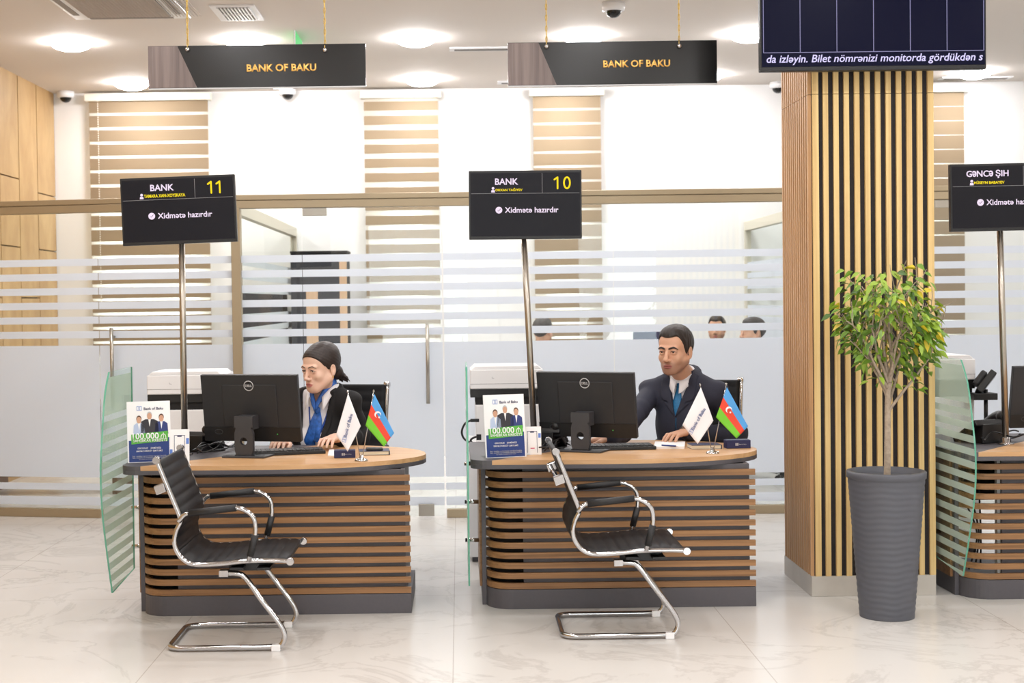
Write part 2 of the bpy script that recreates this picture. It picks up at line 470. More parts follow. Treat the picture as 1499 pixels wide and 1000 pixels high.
# ------------------------------------------------------------------ glass front: frame, fixed panes, doors
CX = at(345, 289, Y=YG).x                      # the post
p0 = Vector((CX, YG, 0)); pl = at(0, 755, Z=0); dl = (pl - p0).normalized()
tl = (XL + .01 - p0.x)/dl.x                   # meets the left wall
ZB0, ZB1 = 2.222, 2.318
fr = thing('glass_partition', 'champagne metal frame and glass panes of the office front', 'partition', (CX, YG, 0))
def seg(mb, x0, x1, y0, y1, z0, z1, left, mi=0):
    """x runs along the wall from the post (world X right of the post, distance left of it)"""
    if not left: mb.box(x0-CX, x1-CX, y0, y1, z0, z1, mi)
    else:
        c = dl*(-(x0+x1)/2); nrm = Vector((-dl.y, dl.x, 0))
        if nrm.y < 0: nrm = -nrm
        c = c + nrm*(y0+y1)/2; c.z = (z0+z1)/2
        mb.obox(c, dl*((x1-x0)/2), nrm*((y1-y0)/2), (0, 0, (z1-z0)/2), mi)
mb = MB()
for lf, a, b in ((0, CX-.02, XR), (1, -tl, .0)):
    seg(mb, a, b, -.04, .04, ZB0, ZB0+.054, lf); seg(mb, a, b, -.045, .045, ZB0+.058, ZB1, lf); seg(mb, a, b, -.03, .03, ZB0+.05, ZB0+.062, lf)
mb.build('top_rail', M['gold'], fr, bevel=.003)
mb = MB().box(-.032, .032, -.045, .045, 0, ZB0); mb.build('post', M['gold'], fr, bevel=.003)
XD = [at(444, 450, Y=YG).x, at(650, 600, Y=YG).x, at(898, 420, Y=YG).x, at(1366, 420, Y=YG).x]
DLO, DLI = -at(150, 500, Y=10.35).x + p0.x, .04
DLO = abs((at(150, 600, Y=10.37).x - p0.x)/dl.x)
mb = MB()
seg(mb, CX+.03, XD[0], -.03, .03, 0, .06, 0); seg(mb, XD[1]+.012, XD[3], -.03, .03, 0, .06, 0); seg(mb, XD[3]+1.0, XR, -.03, .03, 0, .06, 0)
seg(mb, -tl, -DLO-.01, -.03, .03, 0, .06, 1)
mb.build('threshold', M['gold'], fr, bevel=.003)
Z0 = [1.888 - .1054*i for i in range(6)]
def films(mb, a, b, lf):
    bands = [(z-.0515, z) for z in Z0] + [(.293, 1.888-.1054*6)] + [(.20, .249), (.088, .15)]
    for z0, z1 in bands: seg(mb, a, b, -.0085, -.0065, z0, z1, lf)
def pane(name, a, b, lf, z0, z1, parent):
    g = MB(); seg(g, a, b, -.006, .006, z0, z1, lf); go = g.build(name, M['glass'], parent)
    f = MB(); films(f, a, b, lf); f.build('frosted_stripes', M['frost'], go)
    return go
for a, b, lf in ((CX+.034, XD[0]-.004, 0), (XD[1]+.008, XD[2]-.003, 0), (XD[2]+.003, XD[3]-.004, 0), (XD[3]+1.0, XR-.02, 0), (-tl+.02, -DLO-.005, 1)):
    pane('fixed_pane', a, b, lf, .06, ZB0, fr)
def door(n, label, a, b, lf, hx, patches):
    d = MB(); seg(d, a, b, -.006, .006, .012, ZB0-.004, lf); do = d.build('door_%d' % n, M['glass'], None, (CX, YG, 0)); struct(do, label)
    f = MB(); films(f, a, b, lf); f.build('frosted_stripes', M['frost'], do)
    h = MB()
    def loc(x, y):
        if not lf: return Vector((x-CX, y, 0))
        nrm = Vector((-dl.y, dl.x, 0)); nrm = nrm if nrm.y > 0 else -nrm
        return dl*(-x) + nrm*y
    b_ = loc(hx, -.06)
    h.cyl((b_.x, b_.y, .82), (b_.x, b_.y, 1.385), .0135)
    for z in (1.32, .9):
        e = loc(hx, 0); h.cyl((b_.x, b_.y, z), (e.x, e.y, z), .008)
    h.build('door_handle', M['steel'], do)
    for x0, x1, z0, z1 in patches:
        q = MB(); seg(q, x0, x1, -.018, .018, z0, z1, lf); q.build('patch_fitting', M['steel'], do, bevel=.002)
hx1 = at(626, 530, Y=YG-.06).x
w1 = at(443, 310, Y=YG).x; w2 = at(478, 310, Y=YG).x; b1 = at(613, 750, Y=YG).x; b2 = at(636, 750, Y=YG).x
door(1, 'frosted striped glass door with long steel handle, between the two desks', XD[0], XD[1]-.004, 0, hx1, ((w1, w2, 2.165, ZB0-.004), (b1, b2, .012, .098)))
hl = abs((at(172, 530, Y=10.38).x - p0.x)/dl.x)
door(2, 'frosted striped glass door left of the champagne post', -DLO, -.036, 1, -hl, ((-.4, -.24, 2.165, ZB0-.004), (-.4, -.24, .012, .098)))
door(3, 'frosted striped glass door behind the slatted column', XD[3], XD[3]+.99, 0, XD[3]+.9, ((XD[3]+.01, XD[3]+.17, 2.165, ZB0-.004), (XD[3]+.03, XD[3]+.17, .012, .098)))

# glass cross walls between the back offices
def cross(x, label):
    t = thing('glass_cross_wall', label, 'partition', (x, YG+.07, 0), 0, 'glass walls between the back offices')
    L_ = YB - YG - .09
    MB().box(-.03, .03, 0, L_, 2.2, 2.29).build('header', M['beige'], t, bevel=.003)
    MB().box(-.03, .03, L_-.05, L_, 0, 2.2).build('wall_post', M['beige'], t)
    g = MB().box(-.005, .005, .01, L_-.05, .0, 2.2).build('glass_pane', M['glass'], t)
    f = MB()
    for z in Z0: f.box(-.0075, -.0055, .01, L_-.05, z-.0515, z)
    f.box(-.0075, -.0055, .01, L_-.05, .29, 1.256); f.build('frosted_stripes', M['frost'], g)
cross(-1.63, 'glass cross wall meeting the champagne post, pale header running back')
cross(at(1097, 318, Y=14.0).x, 'glass cross wall seen just left of the slatted column')

# ------------------------------------------------------------------ blinds
BTXT = ['wide beige striped roller blind behind display 11', 'narrow beige striped blind with open white gaps, between the hanging signs',
        'beige striped blind under the hanging sign above desk 10', 'nearly closed beige blind, right of the slatted column']
for i, ((x0, x1), (a, b, k)) in enumerate(zip(WIN, BL)):
    zt = at((a+b)/2, [142, 138, 135, 130][i], Y=YB-.09).z
    t = thing('striped_blind', BTXT[i], 'blind', ((x0+x1)/2, YB-.09, 0), 0, 'striped blinds on the back wall windows')
    w = (x1-x0)/2
    MB().box(-w-.035, w+.035, -.05, .06, zt-.04, zt+.035).build('headrail', M['offwhite'], t, bevel=.006)
    pitch = .1405; band = [.112, .088, .116, .132][i]
    bm_, sh = MB(), MB(); z = zt-.04
    off = [.0, .03, .0, .0][i]
    zz = z - off
    while zz > 1.05:
        bm_.box(-w, w, -.004, .004, zz-band, zz); zz -= pitch
    sh.box(-w+.004, w-.004, -.0012, .0012, 1.0, z)
    bm_.build('beige_bands', M['blind'], t); sh.build('sheer_fabric', M['sheer'], t)
    MB().box(-w, w, -.015, .015, .98, 1.005).build('bottom_rail', M['offwhite'], t)
    if i == 0:
        c = MB(); cx = at(148, 400, Y=YB-.15).x - (x0+x1)/2
        for q in range(90): c.ball((cx, -.07, zt-.05-q*.022), .006, 6)
        c.build('bead_chain', M['offwhite'], t)

# ------------------------------------------------------------------ ceiling fittings
def lamp_mesh():
    prof = [(.0, -.045)] + [(.145*math.sin(R(a)), -.045*math.cos(R(a))) for a in range(15, 91, 15)]
    return prof
lamp0 = thing('ceiling_light', 'x', 'ceiling light', (0, 0, CEIL))
MB().lathe([(.150, -.012), (.152, 0.0)], 32).build('rim', M['white'], lamp0)
MB().lathe([(.0001, -.072)] + [(.16*math.sin(R(a)), -.010-.062*math.cos(R(a))) for a in range(15, 91, 15)], 24).build('diffuser', M['lamp'], lamp0)
XS = [-3.07, -1.68, -.32, 1.02, 2.35]
ORD = ['leftmost', 'second from left', 'third from left', 'fourth from left', 'fifth from left']
first = True
for row, Y, nm in ((0, 11.4, 'front row of lights'), (1, 13.5, 'row of lights nearest the back wall')):
    for i, x in enumerate(XS + ([4.9] if row else [])):
        if row and i == 1: pass
        lb = 'round glowing ceiling light, %s in the %s' % (ORD[i] if i < 5 else 'the one right of the slatted column', nm)
        if i == 5: lb = 'round glowing ceiling light right of the slatted column, under the television corner'
        if first: lamp0.location = (x, Y, CEIL); lamp0['label'] = lb; lamp0['group'] = 'round ceiling lights'; first = False
        else: dup(lamp0, (x, Y, CEIL), lb)
# the same fittings over the rest of the hall, out of frame
for Y in (9.3, 7.2, 5.1, 3.0, .9, -1.2):
    for x in XS + [3.7, 5.05]:
        l = bpy.data.lights.new('ceiling_lamp', 'AREA'); l.shape = 'DISK'; l.size = .31; l.energy = LAMP_W; l.color = (1.0, .99, .985)
        o = bpy.data.objects.new('ceiling_lamp', l); COL.objects.link(o); o.location = (x, Y, CEIL-.03)

t = thing('air_conditioner', 'square ceiling air conditioner cassette with fine grille', 'air conditioner', (0, 0, CEIL))
q = [at(117, 0, Z=CEIL), at(129, 18, Z=CEIL), at(252, 18, Z=CEIL)]
x0, x1, y1 = q[1].x, q[2].x, q[1].y; y0 = y1 - .95
t.location = ((x0+x1)/2, (y0+y1)/2, CEIL); hw, hd = (x1-x0)/2+.12, .475+.12
MB().box(-hw, hw, -hd, hd, -.03, 0).build('housing', M['white'], t, bevel=.006)
g = MB().box(-(x1-x0)/2, (x1-x0)/2, -.475, .475, -.036, -.03)
g.build('intake_grille', M['vent'], t)
g = MB()
for i in range(60):
    yv = -.47 + i*.0158
    g.box(-(x1-x0)/2, (x1-x0)/2, yv, yv+.004, -.042, -.036)
for i in range(34):
    xv = -(x1-x0)/2 + i*.0245
    g.box(xv, xv+.004, -.475, .475, -.042, -.036)
g.build('grille_mesh', M['ventl'], t)
g = MB()
for sx in (-1, 1): g.box(sx*(hw-.05)-.022, sx*(hw-.05)+.022, -.42, .42, -.034, -.03)
for sy in (-1, 1): g.box(-.3, .3, sy*(hd-.05)-.022, sy*(hd-.05)+.022, -.034, -.03)
g.build('air_slot', M['vent'], t)

t = thing('ceiling_vent', 'small white ceiling vent grille beside the air conditioner', 'vent', (0, 0, CEIL))
a, b = at(318, 8, Z=CEIL), at(375, 27, Z=CEIL); t.location = ((a.x+b.x)/2+.0, (a.y+b.y)/2, CEIL)
MB().box(-.16, .16, -.27, .27, -.012, 0).build('frame', M['white'], t, bevel=.003)
MB().box(-.115, .115, -.22, .22, -.014, -.012).build('backing', M['ventd'], t)
g = MB()
for i in range(10): g.box(-.112+i*.0245, -.100+i*.0245, -.22, .22, -.02, -.012)
g.box(-.115, .115, -.004, .004, -.021, -.012); g.build('louvres', M['white'], t)

for n, (pa, pb, ln, lb) in enumerate((((658, 71), (745, 71), .62, 'long white slot diffuser on the ceiling left of the wood ended sign'),
                                      ((728, 120), (800, 120), .5, 'short slot diffuser near the back wall ceiling edge'),
                                      ((1376, 114), (1440, 114), .4, 'slot diffuser on the ceiling right of the slatted column'))):
    a, b = at(*pa, Z=CEIL), at(*pb, Z=CEIL)
    t = thing('slot_diffuser', lb, 'vent', (a.x, a.y, CEIL), 0, 'slot diffusers in the ceiling')
    L_ = (b.x-a.x)+.25
    MB().box(0, L_, -.07, .07, -.014, 0).build('frame', M['white'], t, bevel=.003)
    MB().box(.04, L_-.04, -.035, .035, -.017, -.014).build('slot', M['ventd'], t)

# dome cameras
def dome(loc, label, s=1.0):
    t = thing('dome_camera', label, 'security camera', loc, 0, 'dome cameras on the ceiling')
    MB().lathe([(.082*s, 0), (.083*s, -.035*s), (.078*s, -.055*s), (.058*s, -.06*s)], 32).build('housing', M['white'], t)
    MB().lathe([(.056*s, -.055*s)] + [(.056*s*math.cos(R(a)), -.058*s-.05*s*math.sin(R(a))) for a in range(0, 90, 12)] + [(.0001, -.108*s)], 28).build('dome', M['signblk'], t)
dome(at(898, 4, Z=CEIL), 'white dome camera above the hanging sign with gold chains')
d = at(96, 135, Y=14.02); dome((d.x, 14.02, CEIL), 'white dome camera in the corner by the oak wall')
d = at(421, 133, Y=14.02); dome((d.x, 14.02, CEIL), 'white dome camera below the left hanging sign')
d = at(1139, 128, Y=14.02); dome((d.x, 14.02, CEIL), 'white dome camera half hidden by the slatted column')

# exit sign, edge-on, on two wires
e0 = at(431, 66, Y=11.0); e1z = at(431, 40, Y=11.0).z
t = thing('exit_sign', 'small green exit sign hanging on wires behind the left hanging sign', 'exit sign', (e0.x, 11.0, e0.z))
hz = e1z - e0.z
MB().box(-.004, .004, 0, .55, -.03, hz).build('panel', M['paper'], t)
g = MB().box(-.0055, -.004, .04, .51, -.02, hz-.015, 0); g.box(.004, .0055, .04, .51, -.02, hz-.015, 0); g.build('green_face', M['exitg'], t)
for y in (.06, .49): MB().cyl((0, y, hz), (0, y, CEIL-e0.z), .0025, 6).build('wire', M['steel'], t)

# ------------------------------------------------------------------ hanging signs
def hang(tl, tr, bl, label, tx, twid, Y, chains, wd=45, wdb=72):
    a, b, c = at(*tl, Y=Y), at(*tr, Y=Y), at(*bl, Y=Y)
    t = thing('hanging_sign', label, 'sign', (a.x, Y, c.z), 0, 'hanging signs over the desks')
    w, h = b.x-a.x, a.z-c.z; tilt = math.atan2(b.z-a.z, b.x-a.x)
    o = MB().box(0, w, -.008, .008, 0, h).build('board', M['signblk'], t, bevel=.0015)
    x1 = at(tl[0]+wd, tl[1], Y=Y).x-a.x; x2 = at(tl[0]+wdb, tl[1], Y=Y).x-a.x
    MB().prism([(0, .002), (x2, .002), (x1, h-.002), (0, h-.002)], -.0105, -.008, 'y').build('wood_panel', M['signwood'], t)
    MB().box(0, w, -.009, .009, -.007, 0).build('bottom_edge', M['silver'], t)
    p = at(*tx, Y=Y-.012)
    lettering('BANK OF BAKU', at(tx[0]+twid/2, tx[1], Y=Y-.012).x-at(tx[0]-twid/2, tx[1], Y=Y-.012).x, M['goldtxt'], t, (p.x-a.x, -.0115, p.z-c.z), bold=.028, thick=.004)
    for px, py in chains:
        k = at(px, py, Y=Y)
        x, z = k.x-a.x, k.z-c.z
        MB().ball((x, -.014, z), .014, 14).build('knob', M['chrome'], t)
        g = MB(); zt = CEIL-c.z; n = int((zt-z)/.03)
        for i in range(n): g.tube([(x+.005*math.cos(q*PI/4)*(1 if i % 2 else .3), -.004+.005*math.cos(q*PI/4)*(.3 if i % 2 else 1), z+.012+i*.03+.02*math.sin(q*PI/4)) for q in range(8)], .0022, 5, closed=True)
        g.cyl((x, -.004, z), (x, -.004, zt), .0016, 5)
        g.build('chain', M['rope'], t)
hang((217, 68), (535, 67), (217, 130), 'black hanging sign at the left, over desk 11 on gold chains', (412, 99), 102, 8.0, ((275, 73), (476, 74)), 43, 71)
hang((743, 63), (1049, 62), (743, 126), 'black hanging sign with grey wood end, over desk 10', (932, 93), 98, 8.0, ((800, 69), (994, 68)), 45, 71)
# ------------------------------------------------------------------ slatted column
CA, CB_, CC = at(1189, 874, Z=0), at(1370, 871, Z=0), at(1149, 841, Z=0)
cx0, cx1, cy0, cy1 = 1.797, 2.437, 7.29, 7.91
t = thing('slatted_column', 'square column clad in vertical oak slats over charcoal felt, stone plinth', 'column', ((cx0+cx1)/2, (cy0+cy1)/2, 0))
hx, hy = (cx1-cx0)/2, (cy1-cy0)/2
ZP = .105
MB().box(-hx, hx, -hy, hy, 0, ZP).build('plinth', M['plinth'], t, bevel=.002)
MB().box(-hx+.018, hx-.018, -hy+.018, hy-.018, ZP, CEIL).build('felt_backing', M['felt'], t)
a = MB(); b = MB(); n = 12; ZJ = at(1270, 137, Y=7.29).z
# front and back: 12 slats, sides: 12 slats; the corner slat is shared
fw = 2*hx; p_ = (fw-.03)/11.5
for sgn in (-1, 1):
    for i in range(12):
        x0 = -hx + .022 + i*(fw-.022-.03)/11.0; x1 = x0 + (.026 if i else .03)
        if i == 11: x0, x1 = hx-.03, hx
        for z0, z1 in ((ZP, ZJ-.0015), (ZJ+.0015, CEIL)):
            a.box(x0, x1, min(sgn*hy, sgn*(hy-.018)), max(sgn*hy, sgn*(hy-.018)), z0, z1)
    for z0, z1 in ((ZP, ZJ-.0015), (ZJ+.0015, CEIL)):
        for i in range(13):
            y0 = -hy + .0182 + i*(2*hy-.0364-.024)/12.0
            for sx in ((-1,) if sgn < 0 else (1,)):
                b.box(min(sx*hx, sx*(hx-.018)), max(sx*hx, sx*(hx-.018)), y0, y0+.024, z0, z1)
a.build('slat_cladding', M['colw'], t); b.build('side_cladding', M['colside'], t)

# ------------------------------------------------------------------ television on the column
Y = 7.12
a_, b_, c_ = at(1113, 105, Y=Y), at(1444, 101, Y=Y), at(1113, 0, Y=Y)
w = b_.x-a_.x; h = w*.575
t = thing('television', 'large wall television with dark navy queue table, top of the slatted column', 'television', ((a_.x+b_.x)/2, Y, a_.z))
rl = math.atan2(b_.z-a_.z, w); t.rotation_euler = (0, -rl, 0)
w /= 2
MB().box(-w, w, 0, .045, 0, h).build('casing', M['black'], t, bevel=.004)
MB().box(-.2, .2, .045, .19, .2, .5).build('wall_bracket', M['black'], t)
so = MB().box(-w+.008, w-.008, -.003, 0, .022, h-.008).build('display', M['tvscr'], t)
g = MB(); zb = .092; xl = -w+.016; xr = w-.014; z1 = h-.02
for i in range(7):
    x = xl + (xr-xl)*i/6; g.box(x-.0016, x+.0016, -.0042, -.003, zb, z1)
g.box(xl, xr, -.0042, -.003, zb-.0016, zb+.0016); g.build('table_lines', M['tvline'], t)
lettering('da izl\u0259yin. Bilet n\u00f6mr\u0259nizi monitorda g\u00f6rd\u00fckd\u0259n s', 2*w-.05, M['txtl'], t, (.006, -.0042, .055), bold=.010, shear=.2)

# ------------------------------------------------------------------ service desks
def arcpath(r, n=10): return [(x, y) for x, y in arc(.03+r, r, r, 180, 270, n)]
def ribbon(mb, path, th, z0, z1):
    P = [Vector((x, y)) for x, y in path]; inn = []
    for i in range(len(P)):
        d = (P[min(i+1, len(P)-1)] - P[max(i-1, 0)]).normalized(); nn = Vector((-d.y, d.x))
        inn.append(P[i] + nn*th)
    mb.prism([tuple(p) for p in P] + [tuple(p) for p in inn[::-1]], z0, z1, 'z')
RB = .13
front = [(.032, .19)] + arcpath(RB) + [(.5, 0), (.9, 0), (1.376, 0)]
def ytop(x):
    if x <= .75: return -.075 - .03*max(0, min(1, (x)/.6))
    return .34 - .445*math.sqrt(max(0, 1-((x-.75)/.70)**2))
outl = [(-.045, .86), (-.045, .04)] + arc(.045, .01, .09, 185, 262, 6)
outl += [(x, ytop(x)) for x in (.1, .25, .45, .6, .75)] + [(.75+.70*math.sin(R(a)), .34-.445*math.cos(R(a))) for a in range(8, 91, 8)] + [(1.45, .34)] + [(.78+.67*math.cos(R(a)), .34+.52*math.sin(R(a))) for a in range(10, 91, 10)]
def clip(poly, p, n, keep):
    """cut a polygon by a line; keep the side with sign keep"""
    out = []; k = len(poly); s = lambda q: ((q[0]-p[0])*n[0]+(q[1]-p[1])*n[1])*keep
    for i in range(k):
        a, b = poly[i], poly[(i+1) % k]; sa, sb = s(a), s(b)
        if sa >= 0: out.append(a)
        if (sa > 0) != (sb > 0) and abs(sa-sb) > 1e-12:
            u = sa/(sa-sb); out.append((a[0]+(b[0]-a[0])*u, a[1]+(b[1]-a[1])*u))
    return out
ZT = .757
def desk(O, label, short, gx=-.06):
    t = thing('service_desk', label, 'desk', O, 0, 'curved bank service desks')
    MB().box(.008, .030, .12, .80, 0, .713).build('side_panel', M['lam'], t, bevel=.001)
    MB().box(-.004, .008, .15, .80, .09, .713).build('outer_panel', M['slat'], t)
    MB().prism([(.032, .19)] + arcpath(RB) + [(1.376, 0), (1.376, .62), (.032, .62)], 0, .098).build('plinth', M['lam'], t, bevel=.001)
    g = MB()
    for i in range(12): z = .116 + .0507*i; ribbon(g, front, .02, z-.0145, z+.0145)
    g.build('slat_cladding', M['slat'], t)
    MB().box(.215, 1.35, .024, .044, .098, .713).build('front_panel', M['lam'], t)
    MB().box(1.33, 1.35, .044, .6, .098, .713).build('end_panel', M['lam'], t)
    if short:
        MB().box(.05, 1.32, .32, .62, .46, .713).build('inner_cabinet', M['laminside'], t)
        MB().box(.2, .235, .046, .08, .098, .713).build('white_leg', M['white'], t)
        g = MB()
        for q in range(3):
            g.tube(smooth_path([(.12+.03*q, .25, .7), (.1+.04*q, .24, .5), (.16+.01*q, .22, .3), (.12+.03*q, .23, .11)], 6), .005, 6)
        g.build('cable', M['black'], t)
    else:
        MB().box(.05, 1.32, .22, .52, .10, .713).build('inner_cabinet', M['laminside'], t)
    MB().prism(outl, .713, .735).build('underlayer', M['lam'], t, bevel=.002)
    p, n = (.06, -.08), (1.0, -.85)
    MB().prism(clip(outl, p, n, -1), .735, ZT).build('grey_corner', M['lam'], t)
    MB().prism(clip(outl, p, n, 1), .735, ZT).build('wood_top', M['oak'], t)
    # curved glass side screen with frosted stripes, on chrome stand-offs
    X = -1.69; px = [(160, 545), (154, 580), (150, 640), (148, 690), (150, 745), (156, 800), (165, 868)]
    prof = [at(x, y, X=X) for x, y in px]; pr = [(q.y-D11[1], q.z) for q in prof]
    pr = [(q.x, q.y) for q in (Vector((a, b)) for a, b in pr)]
    sp = smooth_path([(a, b, 0) for a, b in pr], 5); pr = [(v.x, v.y) for v in sp]
    f1 = at(193, 537, X=X); f2 = at(197, 832, X=X)
    poly = pr + [(f2.y-D11[1], f2.z), (f1.y-D11[1], f1.z)]
    go = MB().prism(poly, gx-.004, gx+.004, 'x').build('glass_screen', M['gglass'], t)
    e = MB(); m = len(poly)
    for i in range(m):
        a, b = Vector((0, *poly[i])), Vector((0, *poly[(i+1) % m])); d = (b-a); nn = Vector((0, d.z, -d.y)).normalized()
        e.add([a+Vector((gx-.004, 0, 0))+nn*.0004, b+Vector((gx-.004, 0, 0))+nn*.0004, b+Vector((gx+.004, 0, 0))+nn*.0004, a+Vector((gx+.004, 0, 0))+nn*.0004], [(0, 1, 2, 3)])
    e.build('polished_edge', M['gedge'], go)
    # stripes
    s = MB()
    zs = [1.20, 1.03] + [.985 - .058*i for i in range(16)]
    bands = [(1.02, 1.20)] + [(.99-.062*i-.034, .99-.062*i) for i in range(15)]
    for z0, z1 in bands:
        cl = clip(clip(poly, (0, z0), (0, 1), 1), (0, z1), (0, 1), -1)
        if len(cl) > 2: s.prism([(u, v) for u, v in cl], gx-.0058, gx-.0044, 'x')
    s.build('frosted_stripes', M['gfrost'], go)
    for z in (.50, .30, .70):
        MB().cyl((gx-.016, .30, z), (.008 if z < .7 else -.04, .30, z), .011, 14).build('standoff', M['chrome'], t)
    return t
D11 = Vector((-1.632, 7.03, 0)); D10 = Vector((.092, 7.085, 0)); D12 = Vector((2.525, 7.17, 0))
desk(D11, 'slatted service desk at the left where the woman sits', 0)
desk(D10, 'slatted service desk in the middle where the man sits', 0)
desk(D12, 'slatted service desk at the right edge, behind the column and the potted tree', 1)

# ------------------------------------------------------------------ visitor chairs
def visitor_chair():
    Yn, Yc = 6.26, 6.53; OX = -1.33
    t = thing('visitor_chair', 'black ribbed visitor chair with chrome sled base, before the left desk', 'chair', (OX, Yc, 0), 0, 'chrome cantilever visitor chairs')
    def L(x, y, Y_=Yn):
        p = at(x, y, Y=Y_); return Vector((p.x-OX, 0, p.z))
    rail = [(229, 674), (240, 701), (252, 730), (262, 754), (264, 764), (258, 777), (255, 793), (259, 808), (270, 821), (286, 827), (320, 826), (360, 822), (400, 821), (425, 822)]
    rp = smooth_path([L(*p) for p in rail], 5)
    wr = .265
    for s in (-1, 1):
        g = MB().tube([p+Vector((0, s*wr, 0)) for p in rp], .0105, 10)
        for e in (rp[0], rp[-1]): g.cyl(e+Vector((0, s*(wr-.012), 0)), e+Vector((0, s*(wr+.016), 0)), .0165, 14)
        g.build('side_rail', M['chrome'], t)
    # one ribbed leather sling; the curve is split into back and seat
    dense = smooth_path([L(*p) for p in rail], 22); acc = [0]
    for i in range(1, len(dense)): acc.append(acc[-1] + (dense[i]-dense[i-1]).length)
    tot = acc[-1]; split = acc[22*7]
    def sling(a, b, name):
        g = MB(); rows = []; N = max(8, int((b-a)/.006))
        j = 0
        for k in range(N+1):
            s = a+(b-a)*k/N
            while j < len(acc)-2 and acc[j+1] < s: j += 1
            u = (s-acc[j])/max(1e-9, acc[j+1]-acc[j]); p = dense[j].lerp(dense[j+1], u); d = (dense[j+1]-dense[j]).normalized()
            n = Vector((-d.z, 0, d.x)); n = -n if n.dot(Vector((.6, 0, 1))) < 0 else n
            ph = (s % .047)/.047; bump = .007*abs(math.sin(PI*ph))**.5
            rows.append((p, n, bump))
        ys = [-wr+.004, -wr+.02, -.1, 0, .1, wr-.02, wr-.004]; vs = []; m = len(ys)
        for p, n, bp in rows:
            for y in ys: vs.append(p + n*(.006 + (bp if abs(y) < wr-.01 else 0)) + Vector((0, y, 0)))
        K = len(rows)
        for p, n, bp in rows:
            for y in ys: vs.append(p - n*(.006 + (bp*.8 if abs(y) < wr-.01 else 0)) + Vector((0, y, 0)))
        fs = []
        for i in range(K-1):
            for q in range(m-1):
                A = i*m+q; fs.append((A, A+1, A+m+1, A+m)); B = K*m+A; fs.append((B, B+m, B+m+1, B+1))
            A = i*m; B = K*m+A; fs.append((A, A+m, B+m, B)); A += m-1; B += m-1; fs.append((A, B, B+m, A+m))
        for q in range(m-1):
            fs.append((q, K*m+q, K*m+q+1, q+1)); A = (K-1)*m+q; fs.append((A, A+1, K*m+A+1, K*m+A))
        g.add(vs, fs, 0, True); return g.build(name, M['leather'], t)
    sling(.004, split, 'backrest'); sling(split+.002, tot-.01, 'seat')
    # stretcher behind the back with two brackets
    q = L(238, 716)+Vector((-.018, 0, 0)); g = MB().cyl(q+Vector((0, -wr+.0, 0)), q+Vector((0, wr, 0)), .011, 12)
    for s in (-1, 1): g.obox(q+Vector((.006, s*(wr-.012), 0)), (.022, 0, .008), (0, .02, 0), (-.006, 0, .02))
    g.build('back_stretcher', M['chrome'], t, bevel=.004)
    # arms: chrome tube with black sleeves
    arm = [(264, 762), (271, 753), (284, 750), (320, 747), (352, 743), (366, 748), (374, 762), (374, 778), (369, 800), (364, 822)]
    for s in (-1, 1):
        P = round_path([L(*p)+Vector((0, s*(wr+.012), 0)) for p in ((262, 764), (270, 752), (352, 742), (373, 756), (375, 778), (364, 822))], .05, 7)
        o = MB().tube(P, .0105, 10).build('armrest', M['chrome'], t)
        g = MB(); a, b = L(276, 751.3), L(346, 743.2); y = Vector((0, s*(wr+.012), 0))
        g.tube([a+y, b+y], .0155, 12); a, b = L(374, 783), L(366.5, 814); g.tube([a+y, b+y], .0155, 12)
        g.build('arm_sleeve', M['rubber'], o)
    # under-seat plates and mount
    g = MB(); zm = L(345, 842).z
    for x in (345, 385):
        p = L(x, 832); g.box(p.x-.03, p.x+.03, -wr+.01, wr-.01, p.z-.012, p.z)
    p = L(315, 841); q = L(400, 841)
    for s in (-1, 1): g.box(L(330, 841).x, L(392, 841).x, s*.15-.022, s*.15+.022, zm, zm+.035)
    g.build('seat_mount', M['black'], t, bevel=.003)
    # sled base: one chrome tube
    wb = .228
    def B(x, y, s):
        p = L(x, y); return Vector((p.x, s*wb, p.z))
    rt = .0125
    zf = rt+.004; xr_, xf = .012, L(413, 940).x
    pts = []
    up = [L(322, 843), L(348, 843), L(401, 912), L(414, 934)]
    side = lambda s: [Vector((u.x, s*wb*.94, u.z)) for u in up[:2]] + [Vector((L(396, 906).x, s*wb, L(396, 906).z)), Vector((L(412, 930).x, s*wb, L(412, 930).z)), Vector((L(412, 930).x-.03, s*wb, zf))]
    def leg(s):
        pp = [L(322, 843), L(344, 843), L(357, 850), L(380, 880), L(400, 906), L(411, 922), L(415, 936), L(409, 949)]
        pts_ = [Vector((q.x, s*wb*(.94 if i < 3 else 1), q.z)) for i, q in enumerate(pp)]
        pts_ += [Vector((L(396, 950).x, s*wb, zf+.002)), Vector((L(380, 950).x, s*wb, zf))]
        return smooth_path(pts_, 5)
    rear = round_path([Vector((L(370, 950).x, -wb, zf)), Vector((xr_, -wb, zf)), Vector((xr_, wb, zf)), Vector((L(370, 950).x, wb, zf))], .07, 8)
    g = MB().tube(leg(-1) + rear + leg(1)[::-1], rt, 12); g.build('sled_base', M['chrome'], t)
    for s in (-1, 1):
        u = side(s)[0]; MB().box(u.x-.012, u.x+.03, u.y-.018, u.y+.018, u.z-.014, u.z+.016).build('end_bracket', M['chrome'], t, bevel=.003)
        MB().box(.475, .515, s*wb-.017, s*wb+.017, 0, .03).build('glide', M['white'], t, bevel=.004)
    return t
vc = visitor_chair()
vc2 = dup(vc, (vc.location.x+1.772, vc.location.y+.13, 0), 'black ribbed visitor chair with chrome sled base, before the middle desk')

